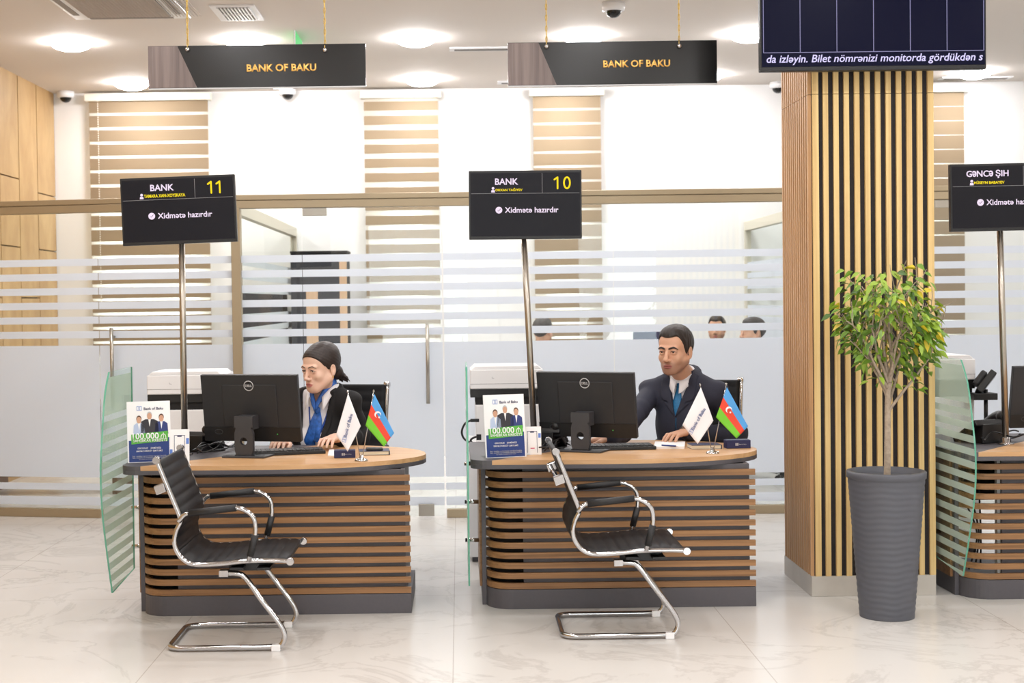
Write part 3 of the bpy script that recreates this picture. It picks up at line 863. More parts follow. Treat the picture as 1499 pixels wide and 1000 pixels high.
# ------------------------------------------------------------------ queue displays on poles
def queue(c4, roll, pole, label, head, name, num, Y=7.42, zb=ZT, nflange=True):
    a, b, c = [at(x, y, Y=Y) for x, y in c4]
    foot = at(*pole[1], Y=Y+.03)
    t = thing('queue_display', label, 'display', (foot.x, Y+.03, zb), 0, 'queue displays on steel poles')
    o = Vector((foot.x, Y+.03, zb))
    w = (b-a).length; h = (a-c).length; d = (b-a).normalized(); u = Vector((-d.z, 0, d.x)); ctr = (a + b)/2 - u*h/2 - o
    mtx = Matrix(((d.x, 0, u.x, ctr.x), (0, 1, 0, ctr.y), (d.z, 0, u.z, ctr.z), (0, 0, 0, 1)))
    MB().box(-w/2, w/2, -.012, .02, -h/2, h/2).xform(mtx).build('casing', M['black'], t, bevel=.003)
    MB().box(-w/2+.009, w/2-.009, -.0135, -.012, -h/2+.016, h/2-.012).xform(mtx).build('screen', M['screen'], t)
    g = MB(); zl = h/2-.012-(.30*h); xl = w/2-.009-.335*(w)
    g.box(-w/2+.012, w/2-.012, -.0142, -.0135, zl-.0008, zl+.0008); g.box(xl-.0008, xl+.0008, -.0142, -.0135, zl, h/2-.016)
    g.xform(mtx).build('divider_lines', M['greymk'], t)
    rot = (PI/2, -math.atan2(d.z, d.x), 0)
    def put(body, x, z, wd, m, bold, ht=None):
        p = mtx @ Vector((x, -.0145, z)); lettering(body, wd, m, t, p, rot, ht, bold)
    put(head[0], head[1]*w, zl+.062, head[2]*w, M['txtw'], .018, head[3] if len(head) > 3 else None)
    put(name[0], name[1]*w, zl+.020, name[2]*w, M['txty'], .022, .017)
    if num:
        g = MB(); cw, chh = num[2]*w, .058; cwd = .030; x0 = num[1]*w - cw/2; zb_ = zl+.024
        for k, ch in enumerate(num[0]):
            xx = x0 + k*(cw-cwd)/(len(num[0])-1)
            if ch == '1': stroke(g, [(xx+.002, zb_+chh*.80), (xx+cwd*.62, zb_+chh), (xx+cwd*.62, zb_)], .0085, -.0148)
            else: stroke(g, [(xx+cwd*.5+cwd*.52*math.cos(q*PI/10), zb_+chh/2+chh/2*math.sin(q*PI/10)) for q in range(20)], .0085, -.0148, True)
        g.xform(mtx).build('window_number', M['txty'], t)
    put('Xidm\u0259t\u0259 haz\u0131rd\u0131r', .055*w, -.075*h, .475*w, M['txtw'], .014)
    g = MB()
    x, z = -.235*w, -.075*h
    g.lathe([(.0001, 0), (.0175, 0), (.0175, .001), (.0001, .001)], 24, smooth=False)
    for i in range(len(g.v)): q = g.v[i]; g.v[i] = (q[0]+x, -.0145-q[2], q[1]+z)
    xn = name[1]*w - name[2]*w/2 - .012
    g.prism([(xn+.007*math.cos(q*PI/6), zl+.027+.007*math.sin(q*PI/6)) for q in range(12)], -.0152, -.0145, 'y')
    g.prism([(xn-.010, zl+.006), (xn+.010, zl+.006), (xn+.008, zl+.018), (xn-.008, zl+.018)], -.0152, -.0145, 'y')
    g.xform(mtx).build('status_icons', M['txtw'], t)
    g = MB(); g.tube([(x-.008, -.0158, z), (x-.002, -.0158, z-.006), (x+.009, -.0158, z+.007)], .0014, 5); g.xform(mtx).build('tick_mark', M['screen'], t)
    top = at(*pole[0], Y=Y+.03) - o
    dirp = Vector((top.x, 0, top.z)).normalized()
    MB().cyl((0, 0, 0), top + dirp*.16, .0168, 20).build('pole', M['steel'], t)
    bk = mtx @ Vector((0, .03, -h/2+.08)); MB().obox(Vector((top.x, .0, top.z+.09)), (.03, 0, 0), (0, .028, 0), (0, 0, .03)).build('bracket', M['black'], t)
    MB().lathe([(.042, 0), (.042, .008), (.026, .012), (.026, .035), (.018, .038)], 28).build('flange', M['chrome'], t)
queue(((176, 262), (343.5, 255), (180, 360.5)), 0, ((266, 358), (270.5, 655)), 'black queue display with yellow number 11, over the left desk', ('BANK', -.135, .205), ('TAMARA XAN-XOYSKAYA', -.115, .36), ('11', .325, .125), 7.42)
queue(((686, 250.5), (851, 249), (687.5, 351)), 0, ((767, 350), (783, 655)), 'black queue display with yellow number 10, over the middle desk', ('BANK', -.165, .205), ('ORXAN TA\u011eIYEV', -.145, .24), ('10', .325, .14), 7.47)
queue(((1389.5, 241), (1554, 237.5), (1391, 339.5)), 0, ((1463.5, 340), (1472.5, 647)), 'black queue display cut by the right edge of the photo', ('G\u018fNC\u018f \u015eIH', -.17, .375), ('H\u00dcSEYN BABAYEV', -.155, .27), None, 7.42)

# ------------------------------------------------------------------ computer monitors (backs towards the hall)
def monitor(label, ctr, Y, rotz, w=.535, hgt=.335, tilt=-9, stand=True, neckdx=0):
    p = at(*ctr, Y=Y)
    t = thing('computer_monitor', label, 'monitor', (p.x, Y, ZT), R(rotz), 'desk monitors seen from behind')
    T = Matrix.Translation((0, 0, p.z-ZT)) @ Matrix.Rotation(R(-tilt), 4, 'X')
    hw, hh = w/2, hgt/2
    g = MB().box(-hw, hw, -.012, .016, -hh, hh); g.box(-.15, .15, -.019, -.012, -.10, .125); g.xform(T).build('casing', M['casing'], t, bevel=.005)
    MB().box(-hw, hw, -.0155, -.0125, -hh, -hh+.075).xform(T).build('lower_cover', M['black'], t)
    MB().box(-hw+.006, hw-.006, .016, .0175, -hh+.012, hh-.006).xform(T).build('screen', M['screen'], t)
    # round badge with letters
    g = MB(); cz = hh-.055
    g.tube([(.002+.025*math.cos(q*PI/16), -.0205, cz+.025*math.sin(q*PI/16)) for q in range(32)], .0022, 6, closed=True)
    bo = g.xform(T).build('badge', M['silver'], t)
    q = T @ Vector((.002, -.0202, cz)); lettering('DELL', .037, M['silver'], t, q, (PI/2-R(tilt), 0, 0), None, .03, name='badge_lettering')
    g = MB()
    g.tube([( -.185+.022*math.cos(q*PI/8), -.0165, -hh+.05+.012*math.sin(q*PI/8)) for q in range(16)], .002, 5, closed=True); g.xform(T).build('port_cover', M['casing2'], t)
    MB().ball((.14, -.0165, -hh+.04), .003, 8).xform(T).build('power_light', M['greenled'], t)
    # stand: leaning neck with a round cable hole, wide foot
    zt = p.z-ZT-.035; nw = .05
    zc = .085; hole = [(nw*0+.020*math.cos(R(a)), zc+.020*math.sin(R(a))) for a in range(0, 360, 20)]
    g = MB()
    outer = []
    # neck plate as a ring of quads around the hole plus the upper slab
    lo, hi = .012, .155
    ring_o = []
    for a in range(0, 360, 20):
        ca, sa = math.cos(R(a)), math.sin(R(a)); k = min(nw/abs(ca) if abs(ca) > 1e-6 else 9, ((hi-zc) if sa > 0 else (zc-lo))/abs(sa) if abs(sa) > 1e-6 else 9)
        ring_o.append((k*ca, zc+k*sa))
    n = len(hole); yf, yb = -.112, -.086
    vs = [(x, yf, z) for x, z in hole] + [(x, yf, z) for x, z in ring_o] + [(x, yb, z) for x, z in hole] + [(x, yb, z) for x, z in ring_o]
    fs = []
    for i in range(n):
        j = (i+1) % n
        fs += [(i, j, n+j, n+i), (2*n+i, 3*n+i, 3*n+j, 2*n+j), (i, 2*n+i, 2*n+j, j), (n+i, n+j, 3*n+j, 3*n+i)]
    g.add(vs, fs); g.box(-nw, nw, yf, yb, lo, zc-.07); g.box(-nw, nw, yf, yb, hi-.0005, zt)
    g.box(-.045, .045, yb-.01, -.015, zt-.07, zt)
    g.box(-nw, nw, yf, yb, .0, lo+.004)
    g.build('stand_neck', M['casing2'], t)
    MB().prism([(-.115, -.13), (.115, -.13), (.125, .07), (-.125, .07)], 0, .010).build('stand_foot', M['casing2'], t, bevel=.003)
    return t
monitor('computer monitor on the left desk, in front of the woman', (368, 597), 7.38, -14, .535, .352)
monitor('computer monitor on the middle desk, beside the man', (859, 592), 7.43, -24, .535, .345)
p = at(1487, 600, Y=7.65)
monitor('computer monitor cut by the right edge, beyond the steel pole', (1549, 580), 7.62, 6, .535, .335)

# keyboards
def keyboard(label, a, b, z=ZT):
    A, B = at(*a, Z=z+.008), at(*b, Z=z+.008)
    c = (A+B)/2; ang = math.atan2(B.y-A.y, B.x-A.x); w = (B-A).length/2
    t = thing('keyboard', label, 'keyboard', (c.x, c.y, z), ang, 'black desk keyboards')
    MB().box(-w, w, -.075, .075, 0, .018).build('body', M['black'], t, bevel=.003)
    g = MB()
    for r in range(5):
        for k in range(16):
            x = -w+.012+k*(2*w-.024)/16; g.box(x+.001, x+(2*w-.024)/16-.002, -.064+r*.026, -.042+r*.026, .018, .025)
    g.build('keys', M['casing'], t)
keyboard('black keyboard under the woman\'s hands', (366, 664), (474, 660))
keyboard('black keyboard in front of the man', (850, 656), (957, 654))

# computer mouse
def mouse(label, px):
    p = at(*px, Z=ZT+.01); t = thing('computer_mouse', label, 'mouse', (p.x, p.y, ZT), R(20), 'computer mice')
    MB().ball((0, 0, .0), .055, 18, scale=(.56, 1, .55)).build('body', M['black'], t).data
    MB().cyl((-.002, .03, .027), (.002, .03, .027), .008, 10).build('scroll_wheel', M['casing2'], t)
    return t
for o in (mouse('black computer mouse under the man\'s right hand', (862, 645)),):
    for c in o.children:
        if c.name.startswith('body'):
            for v in c.data.vertices:
                if v.co.z < 0: v.co.z = 0

# ------------------------------------------------------------------ leaflet holders with the loan poster
def flyer(label, bl, br, tl, Z=ZT):
    a = at(*bl, Z=Z); w = .208; h = at(*tl, Y=a.y+.03).z - Z
    t = thing('leaflet_holder', label, 'poster stand', (a.x, a.y, Z), R(15), 'loan poster stands')
    T = Matrix.Rotation(R(-7), 4, 'X')
    MB().box(-.003, w+.003, .0, .004, 0, h).xform(T).build('acrylic_holder', M['white'], t)
    MB().box(-.003, w+.003, 0, .09, 0, .004).build('holder_foot', M['glass'], t)
    y = -.0006
    def P(mb, poly, m, name, parent, dy): return mb.prism([(x*w, z*h) for x, z in poly], y-dy, y-dy+.0004, 'y').xform(T).build(name, m, parent)
    ps = P(MB(), [(0, .0), (1, .0), (1, 1), (0, 1)], M['paper'], 'poster', t, .0)
    P(MB(), [(.02, .01), (.98, .01), (.98, .40), (.02, .36)], M['bluep'], 'blue_field', ps, .0005)
    def fig(cx, top, sw, coat, skin_, hair, bot=.46):
        c = MB(); P(c, [(cx-sw, bot), (cx+sw, bot), (cx+sw*.9, top-.15), (cx+sw*.45, top-.115), (cx-sw*.45, top-.115), (cx-sw*.9, top-.15)], coat, 'portrait_coat', ps, .0012)
        hd = [(cx+.055*math.cos(q*PI/8), top-.055+.055*math.sin(q*PI/8)*w/h*1.5) for q in range(16)]
        P(MB(), [(x+(.0), z+.01) for x, z in [(cx+(px-cx)*1.12, pz) for px, pz in hd]], hair, 'portrait_hair', ps, .0013)
        P(MB(), [(x, z-.012) for x, z in hd], skin_, 'portrait_face', ps, .0016)
        P(MB(), [(cx-.03, top-.115), (cx+.03, top-.115), (cx, top-.24)], M['paper'], 'portrait_shirt', ps, .0016)
    fig(.27, .76, .14, M['shirtp'], M['skinp'], M['hairp']); fig(.80, .78, .16, M['suitb'], M['skinp'], M['hairp']); fig(.52, .82, .22, M['suitp'], M['skinp'], M['silver'], .45)
    P(MB(), [(.08, .30), (.95, .34), (.95, .505), (.08, .46)], M['greenp'], 'green_banner', ps, .002)
    def tx(s, x, z, wd, m, b=.01, ht=None):
        q = T @ Vector((x*w, -.0034, z*h)); lettering(s, wd*w, m, ps, q, (PI/2-R(7), 0, 0), ht, b)
    tx('Bank of Baku', .62, .88, .46, M['navy']); 
    q = MB()
    for x0, x1 in ((.22, .275), (.285, .34)):
        for u0, u1, v0, v1 in ((x0, x1, .85, .858), (x0, x1, .912, .92), (x0, x0+.008, .85, .92), (x1-.008, x1, .85, .92)): q.prism([(u0*w, v0*h), (u1*w, v0*h), (u1*w, v1*h), (u0*w, v1*h)], y-.0012, y-.0006, 'y')
    q.xform(T).build('logo', M['bluel'], ps)
    tx('100.000', .42, .43, .62, M['paper'], .02)
    q = MB(); mx, mz = .84*w, .43*h; stroke(q, [(mx+.012*math.cos(R(a)), mz-.010+.018*math.sin(R(a))) for a in range(-20, 201, 20)], .0035, -.0034); stroke(q, [(mx, mz-.012), (mx, mz+.014)], .003, -.0034); q.xform(T).build('currency_sign', M['paper'], ps); tx('SAH\u0130BKAR KRED\u0130T\u0130', .52, .362, .80, M['paper'], .015)
    tx('GIROVSUZ    ZAM\u0130NS\u0130Z', .5, .235, .56, M['paper']); tx('S\u018fRF\u018fL\u0130 KRED\u0130T \u015e\u018fRTL\u018fR\u0130', .5, .185, .62, M['paper'])
    for zz in (.10, .075, .05): tx('faiz, m\u00fcdd\u0259t v\u0259 komissiya \u015f\u0259rtl\u0259ri bankda', .5, zz, .8 if zz > .06 else .5, M['silver'], 0)
    return t
flyer('loan poster stand on the grey corner of the left desk', (188, 678), (246, 672), (181, 588))
flyer('loan poster stand on the grey corner of the middle desk', (712, 671), (764, 666), (708, 578))

# white phone-shaped tent card (its code is left out)
def tent(label, bl, br, ht):
    a = at(*bl, Z=ZT); w = at(br[0], br[1], Y=a.y).x-a.x
    h = at(bl[0], ht, Y=a.y).z-ZT
    t = thing('tent_card', label, 'card stand', (a.x, a.y, ZT), R(4), 'white phone tent cards')
    T = Matrix.Rotation(R(-6), 4, 'X')
    MB().box(0, w, 0, .003, 0, h).xform(T).build('card', M['paper'], t)
    MB().box(0, w, 0, .05, 0, .003).build('foot', M['paper'], t)
    g = MB(); c0, c1 = w*.24, w*.78
    for x0, x1, z0, z1 in ((c0, c0+.0022, .01, h*.84), (c1-.0022, c1, .01, h*.84), (c0, c1, h*.84-.0022, h*.84)): g.box(x0, x1, -.0008, 0, z0, z1)
    g.box(c0+(c1-c0)*.3, c0+(c1-c0)*.7, -.0008, 0, h*.84-.008, h*.84); g.xform(T).build('phone_outline', M['navy'], t)
    MB().box(c0+(c1-c0)*.3, c0+(c1-c0)*.72, -.0008, 0, h*.215, h*.245).xform(T).build('magenta_line', M['redp'], t)
    g = MB(); g.box(0.002, w*.16, -.0008, 0, h*.3, h*.46); g.box(w*.84, w-.002, -.0008, 0, h*.6, h*.76); g.xform(T).build('side_dots', M['bluel'], t)
tent('white tent card with phone outline beside the left desk\'s poster', (248, 683), (277, 680), 629)
tent('white tent card with phone outline beside the middle desk\'s poster', (766, 666), (793, 663), 625)

# ------------------------------------------------------------------ desk phones
def phone(label, px, rotz, Z=ZT, s=1.0, pre=None):
    p = at(*px, Z=Z)
    t = thing('desk_phone', label, 'telephone', (p.x, p.y, Z), R(rotz), 'black desk telephones'); t.scale = (s, s, s)
    T = Matrix.Translation((0, 0, .05)) @ Matrix.Rotation(R(32), 4, 'X')
    MB().box(-.095, .095, -.09, .09, -.012, .018).xform(T).build('body', M['black'], t, bevel=.006)
    MB().prism([(-.02, 0), (.08, 0), (.085, .09), (.06, .095)], -.06, .06, 'x').build('foot', M['black'], t, bevel=.004)
    MB().box(-.03, .085, .01, .08, .018, .0195).xform(T).build('screen', M['darkcab'], t)
    g = MB()
    for r in range(4):
        for k in range(3): g.box(-.02+k*.03, .0+k*.03, -.08+r*.02, -.068+r*.02, .018, .022)
    g.xform(T).build('buttons', M['casing2'], t)
    g = MB().tube(smooth_path([(-.07, -.09, .034), (-.07, -.05, .05), (-.07, .05, .05), (-.07, .09, .034)], 5), [.02]*16, 12); g.ball((-.07, -.085, .03), .026, 12); g.ball((-.07, .085, .03), .026, 12)
    g.xform(T).build('handset', M['black'], t)
    c = smooth_path([(-.09, -.06, .02), (-.13, -.03, .006), (-.10, .06, .006), (-.04, .10, .006)], 6); MB().tube(c, .004, 6).build('cord', M['black'], t)
    return t
phone('black telephone behind the tent card on the left desk', (294, 660), 160)
phone('black telephone behind the tent card on the middle desk', (800, 655), 160)
phone('black telephone on the right desk beside the steel pole', (1436, 647), 200, s=1.15)

# ------------------------------------------------------------------ table flags
def warp(quad, nu, nv, amp, seed=0):
    A, B, C, D = [Vector(q) for q in quad]; vs = []
    for j in range(nv+1):
        for i in range(nu+1):
            u, v = i/nu, j/nv; p = (A*(1-u)+B*u)*(1-v) + (D*(1-u)+C*u)*v
            p.y += amp*math.sin(u*7+v*3+seed)*(.3+u); vs.append(p)
    return vs
def grid_faces(nu, nv): return [(j*(nu+1)+i, j*(nu+1)+i+1, (j+1)*(nu+1)+i+1, (j+1)*(nu+1)+i) for j in range(nv) for i in range(nu)]
def flags(label, base, wt, wq, at_, aq, txt_line, cres):
    b = at(*base, Z=ZT); Y = b.y
    t = thing('table_flag_stand', label, 'flag stand', (b.x, Y, ZT), 0, 'crossed table flags on chrome stands')
    L = lambda p, dy=0: at(p[0], p[1], Y=Y+dy) - b + Vector((0, 0, 0))
    MB().lathe([(.034, 0), (.034, .004), (.028, .010), (.012, .016), (.009, .03), (.0001, .032)], 28).build('base', M['chrome'], t)
    for nm, top in (('left', wt), ('right', at_)):
        e = L(top); MB().cyl((0.006 if e.x > 0 else -.006, 0, .02), (e.x, -.0, e.z), .0022, 8).build('pole', M['chrome'], t)
        MB().lathe([(.0001, .011), (.005, .004), (.005, -.002), (.0001, -.006)], 10, c=(e.x, 0, e.z)).build('finial', M['chrome'], t)
    def cloth(name, mats, quad, seed, stripes=None):
        q = [L(p, -.006) for p in quad]; nu, nv = 14, 12
        vs = warp(q, nu, nv, .0035, seed); fs = grid_faces(nu, nv)
        g = MB()
        g.add(vs, fs, 0, True)
        if stripes: g.m = [min(2, int((k//nu)*3/nv)) for k in range(len(fs))]
        o = g.build(name, mats, t); md = o.modifiers.new('thickness', 'SOLIDIFY'); md.thickness = .0012
        return o, q
    wo, q = cloth('white_flag', M['flagwhite'], wq, 1)
    wo['label'] = 'white cloth flag with blue bank lettering'
    a, e = [L(p, -.0135) for p in txt_line[:2]]; ang = math.atan2(e.z-a.z, e.x-a.x); m = (a+e)/2
    lettering('Bank of Baku', (e-a).length, M['bluep'], wo, m, (PI/2, -ang, 0), None, .008)
    d = (e-a).normalized(); u = Vector((-d.z, 0, d.x)); c = a - d*.013
    g = MB()
    for s in (-1, 1):
        for k0, k1, l0, l1 in ((-.0055, .0055, -.0095, -.008), (-.0055, .0055, .008, .0095), (-.0055, -.004, -.0095, .0095), (.004, .0055, -.0095, .0095)):
            pts = [c + d*(s*.0062+x) + u*z for x, z in ((k0, l0), (k1, l0), (k1, l1), (k0, l1))]
            g.add([p+Vector((0, -.0004, 0)) for p in pts], [(0, 1, 2, 3)])
    g.build('flag_logo', M['bluel'], wo)
    ao, q = cloth('national_flag', [M['flagblue'], M['flagred'], M['flaggreen']], aq, 2.5, True)
    ao['label'] = 'blue, red and green cloth flag with white crescent and star'
    A, B, C, D = q; uu = (B-A).normalized(); vv = (D-A).normalized(); k = L(cres, -.0145)
    vv = Vector((-uu.z, 0, uu.x)); vv = -vv if vv.dot(D-A) < 0 else vv
    r = .0165; P = []
    for a_ in range(40, 321, 14): P.append(k + uu*(r*math.cos(R(a_))) + vv*(r*math.sin(R(a_))))
    for a_ in range(300, 59, -14): P.append(k + uu*(.0055+.0125*math.cos(R(a_))) + vv*(.0125*math.sin(R(a_))))
    g = MB(); n1 = 21
    N = len(P); h1 = P[:len(range(40, 321, 14))]; h2 = P[len(range(40, 321, 14)):][::-1]
    m = min(len(h1), len(h2))
    def at_i(hh, f): x = f*(len(hh)-1); i = min(int(x), len(hh)-2); return hh[i].lerp(hh[i+1], x-i)
    vs = [at_i(h1, i/20) for i in range(21)] + [at_i(h2, i/20) for i in range(21)]
    g.add(vs, [(i, i+1, 21+i+1, 21+i) for i in range(20)])
    sc = k + uu*.0155; st = []
    for i in range(16): rr = .0062 if i % 2 == 0 else .0034; st.append(sc + uu*(rr*math.cos(i*PI/8)) + vv*(rr*math.sin(i*PI/8)))
    g.add(st, [tuple(range(16))]); o = g.build('crescent_and_star', M['flagwhite'], ao)
    md = o.modifiers.new('thickness', 'SOLIDIFY'); md.thickness = .0008; md.offset = 0
flags('pair of table flags on chrome stand, right end of the left desk', (529, 675), (509, 574), [(509.5, 576), (528, 624), (509, 661), (492, 637)], (547, 573), [(548, 577), (577, 634), (562, 654), (535, 623)], ((505, 640), (514, 606)), (553, 607))
flags('pair of table flags on chrome stand, right end of the middle desk', (1043, 664), (1025, 564), [(1026, 567), (1044.5, 616), (1021, 650), (999, 622)], (1063, 563), [(1064, 567), (1095, 624), (1078, 642), (1048, 611)], ((1013.5, 629), (1031, 598)), (1067, 600))

# ------------------------------------------------------------------ cards, notebooks, paper, pen
def navybox(label, x0, x1, y0, y1, rz):
    a, b = at(x0, y1, Z=ZT), at(x1, y1, Z=ZT); w = b.x-a.x; h = at(x0, y0+3, Y=a.y).z-ZT
    t = thing('card_box', label, 'box', (a.x, a.y, ZT), R(rz), 'navy card boxes')
    MB().box(0, w, 0, .06, 0, h).build('box', M['navy'], t, bevel=.002)
    lettering('Bank of Baku', w*.3, M['silver'], t, (w*.66, -.0006, h*.5))
    q = MB()
    for s in (0, .009): q.box(w*.36+s, w*.36+s+.007, -.0008, 0, h*.34, h*.66)
    q.build('logo', M['silver'], t)
    MB().box(.004, w-.004, .004, .056, h, h+.0015).build('lid_edge', M['navyb'], t)
navybox('navy card box beside the flags on the left desk', 489, 520, 657, 671, 4)
navybox('navy card box right of the flags on the middle desk', 1064, 1101, 642, 657, 6)
def notebook(label, x0, x1, ytop, ybot, rz=0, dep=.13):
    a, b = at(x0, ybot, Z=ZT), at(x1, ybot, Z=ZT); w = b.x-a.x
    t = thing('notebook', label, 'notebook', (a.x, a.y, ZT), R(rz), 'navy notebooks')
    MB().box(0, w, 0, dep, 0, .002).build('back_cover', M['navyb'], t); MB().box(.002, w-.004, .002, dep-.004, .002, .019).build('page_block', M['cream'], t)
    MB().box(0, w, 0, dep, .019, .0215).build('front_cover', M['navyb'], t)
    MB().prism([(-.0015, .0005), (.0, 0), (.0, .0215), (-.0015, .021)], 0, dep, 'y').xform(Matrix.Translation((w, 0, 0)) @ Matrix.Scale(-1, 4, (1, 0, 0))).build('spine', M['navyb'], t)
notebook('navy notebook behind the flags on the left desk', 526, 570, 655, 667, 5)
notebook('navy notebook behind the flags on the middle desk', 1013, 1058, 647, 658, 3)
p = at(536, 661, Z=ZT+.022); t = thing('card_reader', 'black card reader lying on the navy notebook', 'card reader', (p.x, p.y+.03, ZT+.0216), R(6))
MB().box(0, .085, 0, .07, 0, .012).build('body', M['black'], t, bevel=.003); MB().box(.01, .05, .012, .055, .012, .0135).build('keypad', M['casing2'], t)
def sheet(label, pts, th, group=None):
    P = [at(x, y, Z=ZT) for x, y in pts]; o = P[0]
    b = MB().prism([(q.x-o.x, q.y-o.y) for q in P], 0, th).build('paper_stack', M['paper'], None, (o.x, o.y, ZT)); tag(b, label, 'paper')
sheet('small white paper stack beside the navy box, left desk', [(480, 668), (489, 668.5), (489, 659), (482, 659)], .006)
sheet('white paper pad under the blue pen, middle desk', [(957, 657), (1002, 657), (1003, 649.5), (959, 649.5)], .012)
a, b = at(975, 650, Z=ZT+.016), at(984, 655, Z=ZT+.016)
t = thing('pen', 'blue pen lying on the white paper pad', 'pen', ((a.x+b.x)/2, (a.y+b.y)/2, ZT+.016))
d = Vector((.75, -.66, 0))*.045
MB().cyl(-d, d, .0042, 10).build('barrel', M['bluep'], t); MB().tube([d, d*1.2], [.004, .001], 10).build('tip', M['white'], t)

# cable bundles behind the tent cards
def cables(label, pts, seeds, r=.004):
    P0 = at(*pts[0], Z=ZT+.01); g = MB(); rnd = random.Random(seeds)
    t = None
    for k in range(5):
        path = [at(x+rnd.uniform(-5, 5), y+rnd.uniform(-2, 2), Z=max(ZT+.006, ZT+.02*k*.3)) + Vector((0, rnd.uniform(-.02, .02), rnd.uniform(0, .05))) for x, y in pts]
        for q in path: q.z = max(q.z, ZT+.006)
        g.tube(smooth_path(path, 6), r, 6)
    o = g.build('cable_bundle', M['black'], None, org=(P0.x, P0.y, ZT)); tag(o, label, 'cable', 'black desk cables')
cables('black cables behind the monitor neck on the left desk', [(284, 668), (300, 664), (318, 659), (336, 655), (350, 650)], 3)
cables('black cables behind the monitor neck on the middle desk', [(794, 662), (808, 657), (820, 652), (832, 648)], 4)
cables('black cables at the foot of the right steel pole', [(1440, 645), (1456, 641), (1478, 643), (1496, 645)], 5)

# ------------------------------------------------------------------ printers on side cabinets
def printer(label, x0, x1, ytop, Y, ybot, cablabel, glabel=None):
    a, b = at(x0, ytop, Y=Y), at(x1, ytop, Y=Y); zt = a.z; zb = at(x0, ybot, Y=Y).z; w = b.x-a.x; d = .42; H_ = zt-zb
    t = thing('printer', label, 'printer', (a.x, Y, zb), 0, 'white office printers')
    k = H_
    MB().box(0, w, 0, d, k*.70, k*.955).build('scanner_unit', M['white'], t, bevel=.006)
    MB().prism([(0.006, k*.955), (w-.006, k*.955), (w-.03, k), (.03, k)], .01, d-.03, 'y').build('lid', M['white'], t, bevel=.004)
    MB().box(.0, w, .012, d, k*.59, k*.70).build('control_band', M['black'], t)
    MB().box(.03, w-.01, .03, d, k*.49, k*.59).build('output_tray', M['dark'], t)
    MB().box(.03, w-.004, .01, d, 0, k*.49).build('paper_unit', M['white'], t, bevel=.006)
    MB().box(.0, w, -.001, 0, k*.765, k*.77).build('seam', M['greymk'], t)
    g = MB(); g.tube([(w*.3, -.001, k*.86), (w*.3, -.001, k*.84), (w*.33, -.001, k*.838)], .0012, 5); g.build('logo', M['greymk'], t)
    c = thing('side_cabinet', cablabel, 'cabinet', (a.x-.02, Y-.02, 0), 0, 'white side cabinets')
    MB().box(0, w+.04, 0, d+.04, .03, zb).build('body', M['white'], c, bevel=.002)
    MB().box(.02, w+.02, .02, d+.02, 0, .03).build('base', M['lam'], c)
    for q in (0, 1): MB().box(.006+q*(w+.04)/2, (w+.04)/2-.006+q*(w+.04)/2, -.016, 0, .04, zb-.01).build('cabinet_door', M['white'], c, bevel=.001)
    return t
printer('white office printer behind the left desk', 214.5, 325, 545, 8.35, 655, 'white side cabinet under the left printer, behind the desk')
PRN = printer('white office printer behind the middle desk', 688, 795, 536.5, 8.4, 648, 'white side cabinet under the middle printer, behind the desk')
printer('white office printer behind the right desk and its glass screen', 1352, 1428, 521, 8.5, 640, 'white side cabinet under the right printer, behind the desk')
# customer terminal on the right printer's tray
p = at(1443, 575, Y=8.46)
t = thing('payment_terminal', 'black tilted touch terminal beside the right printer', 'terminal', (p.x, 8.46, at(1443, 640, Y=8.46).z))
zr = p.z - t.location.z
MB().box(-.05, .05, -.05, .05, 0, .01).build('foot', M['black'], t, bevel=.002)
MB().cyl((0, 0, .01), (0, 0, zr+.02), .012, 12).build('post', M['black'], t)
T = Matrix.Translation((.0, 0, zr+.06)) @ Matrix.Rotation(R(38), 4, 'Y') @ Matrix.Rotation(R(-20), 4, 'Z')
MB().box(-.02, .02, -.07, .07, -.075, .075).xform(T).build('screen_casing', M['black'], t, bevel=.006)
MB().box(-.06, -.02, -.045, .045, -.05, .05).xform(T).build('rear_housing', M['casing'], t, bevel=.012)
MB().box(.02, .0215, -.06, .06, -.065, .065).xform(T).build('screen', M['darkcab'], t)
MB().box(-.09, .05, -.06, .06, zr-.04, zr).build('bracket', M['black'], t, bevel=.004)

# hanging power leads beside the glass screen of the middle desk
g = MB()
g.tube(smooth_path([at(x, y, Y=8.2) for x, y in ((697, 615), (690, 615.5), (681, 620), (676, 632), (680, 643), (692, 649), (707, 651))], 6), .006, 6)
g.tube(smooth_path([at(x, y, Y=8.22) for x, y in ((703, 638), (693, 641), (689, 645), (694, 650), (702, 650))], 6), .006, 6)
g.obox(at(695, 615.5, Y=8.2), (.025, 0, 0), (0, .012, 0), (0, 0, .009)); g.obox(at(701, 640, Y=8.2), (.014, 0, 0), (0, .012, 0), (0, 0, .016))
pc = g.build('power_cable', M['black'], PRN, org=PRN.location); pc['label'] = 'looped black power cable'
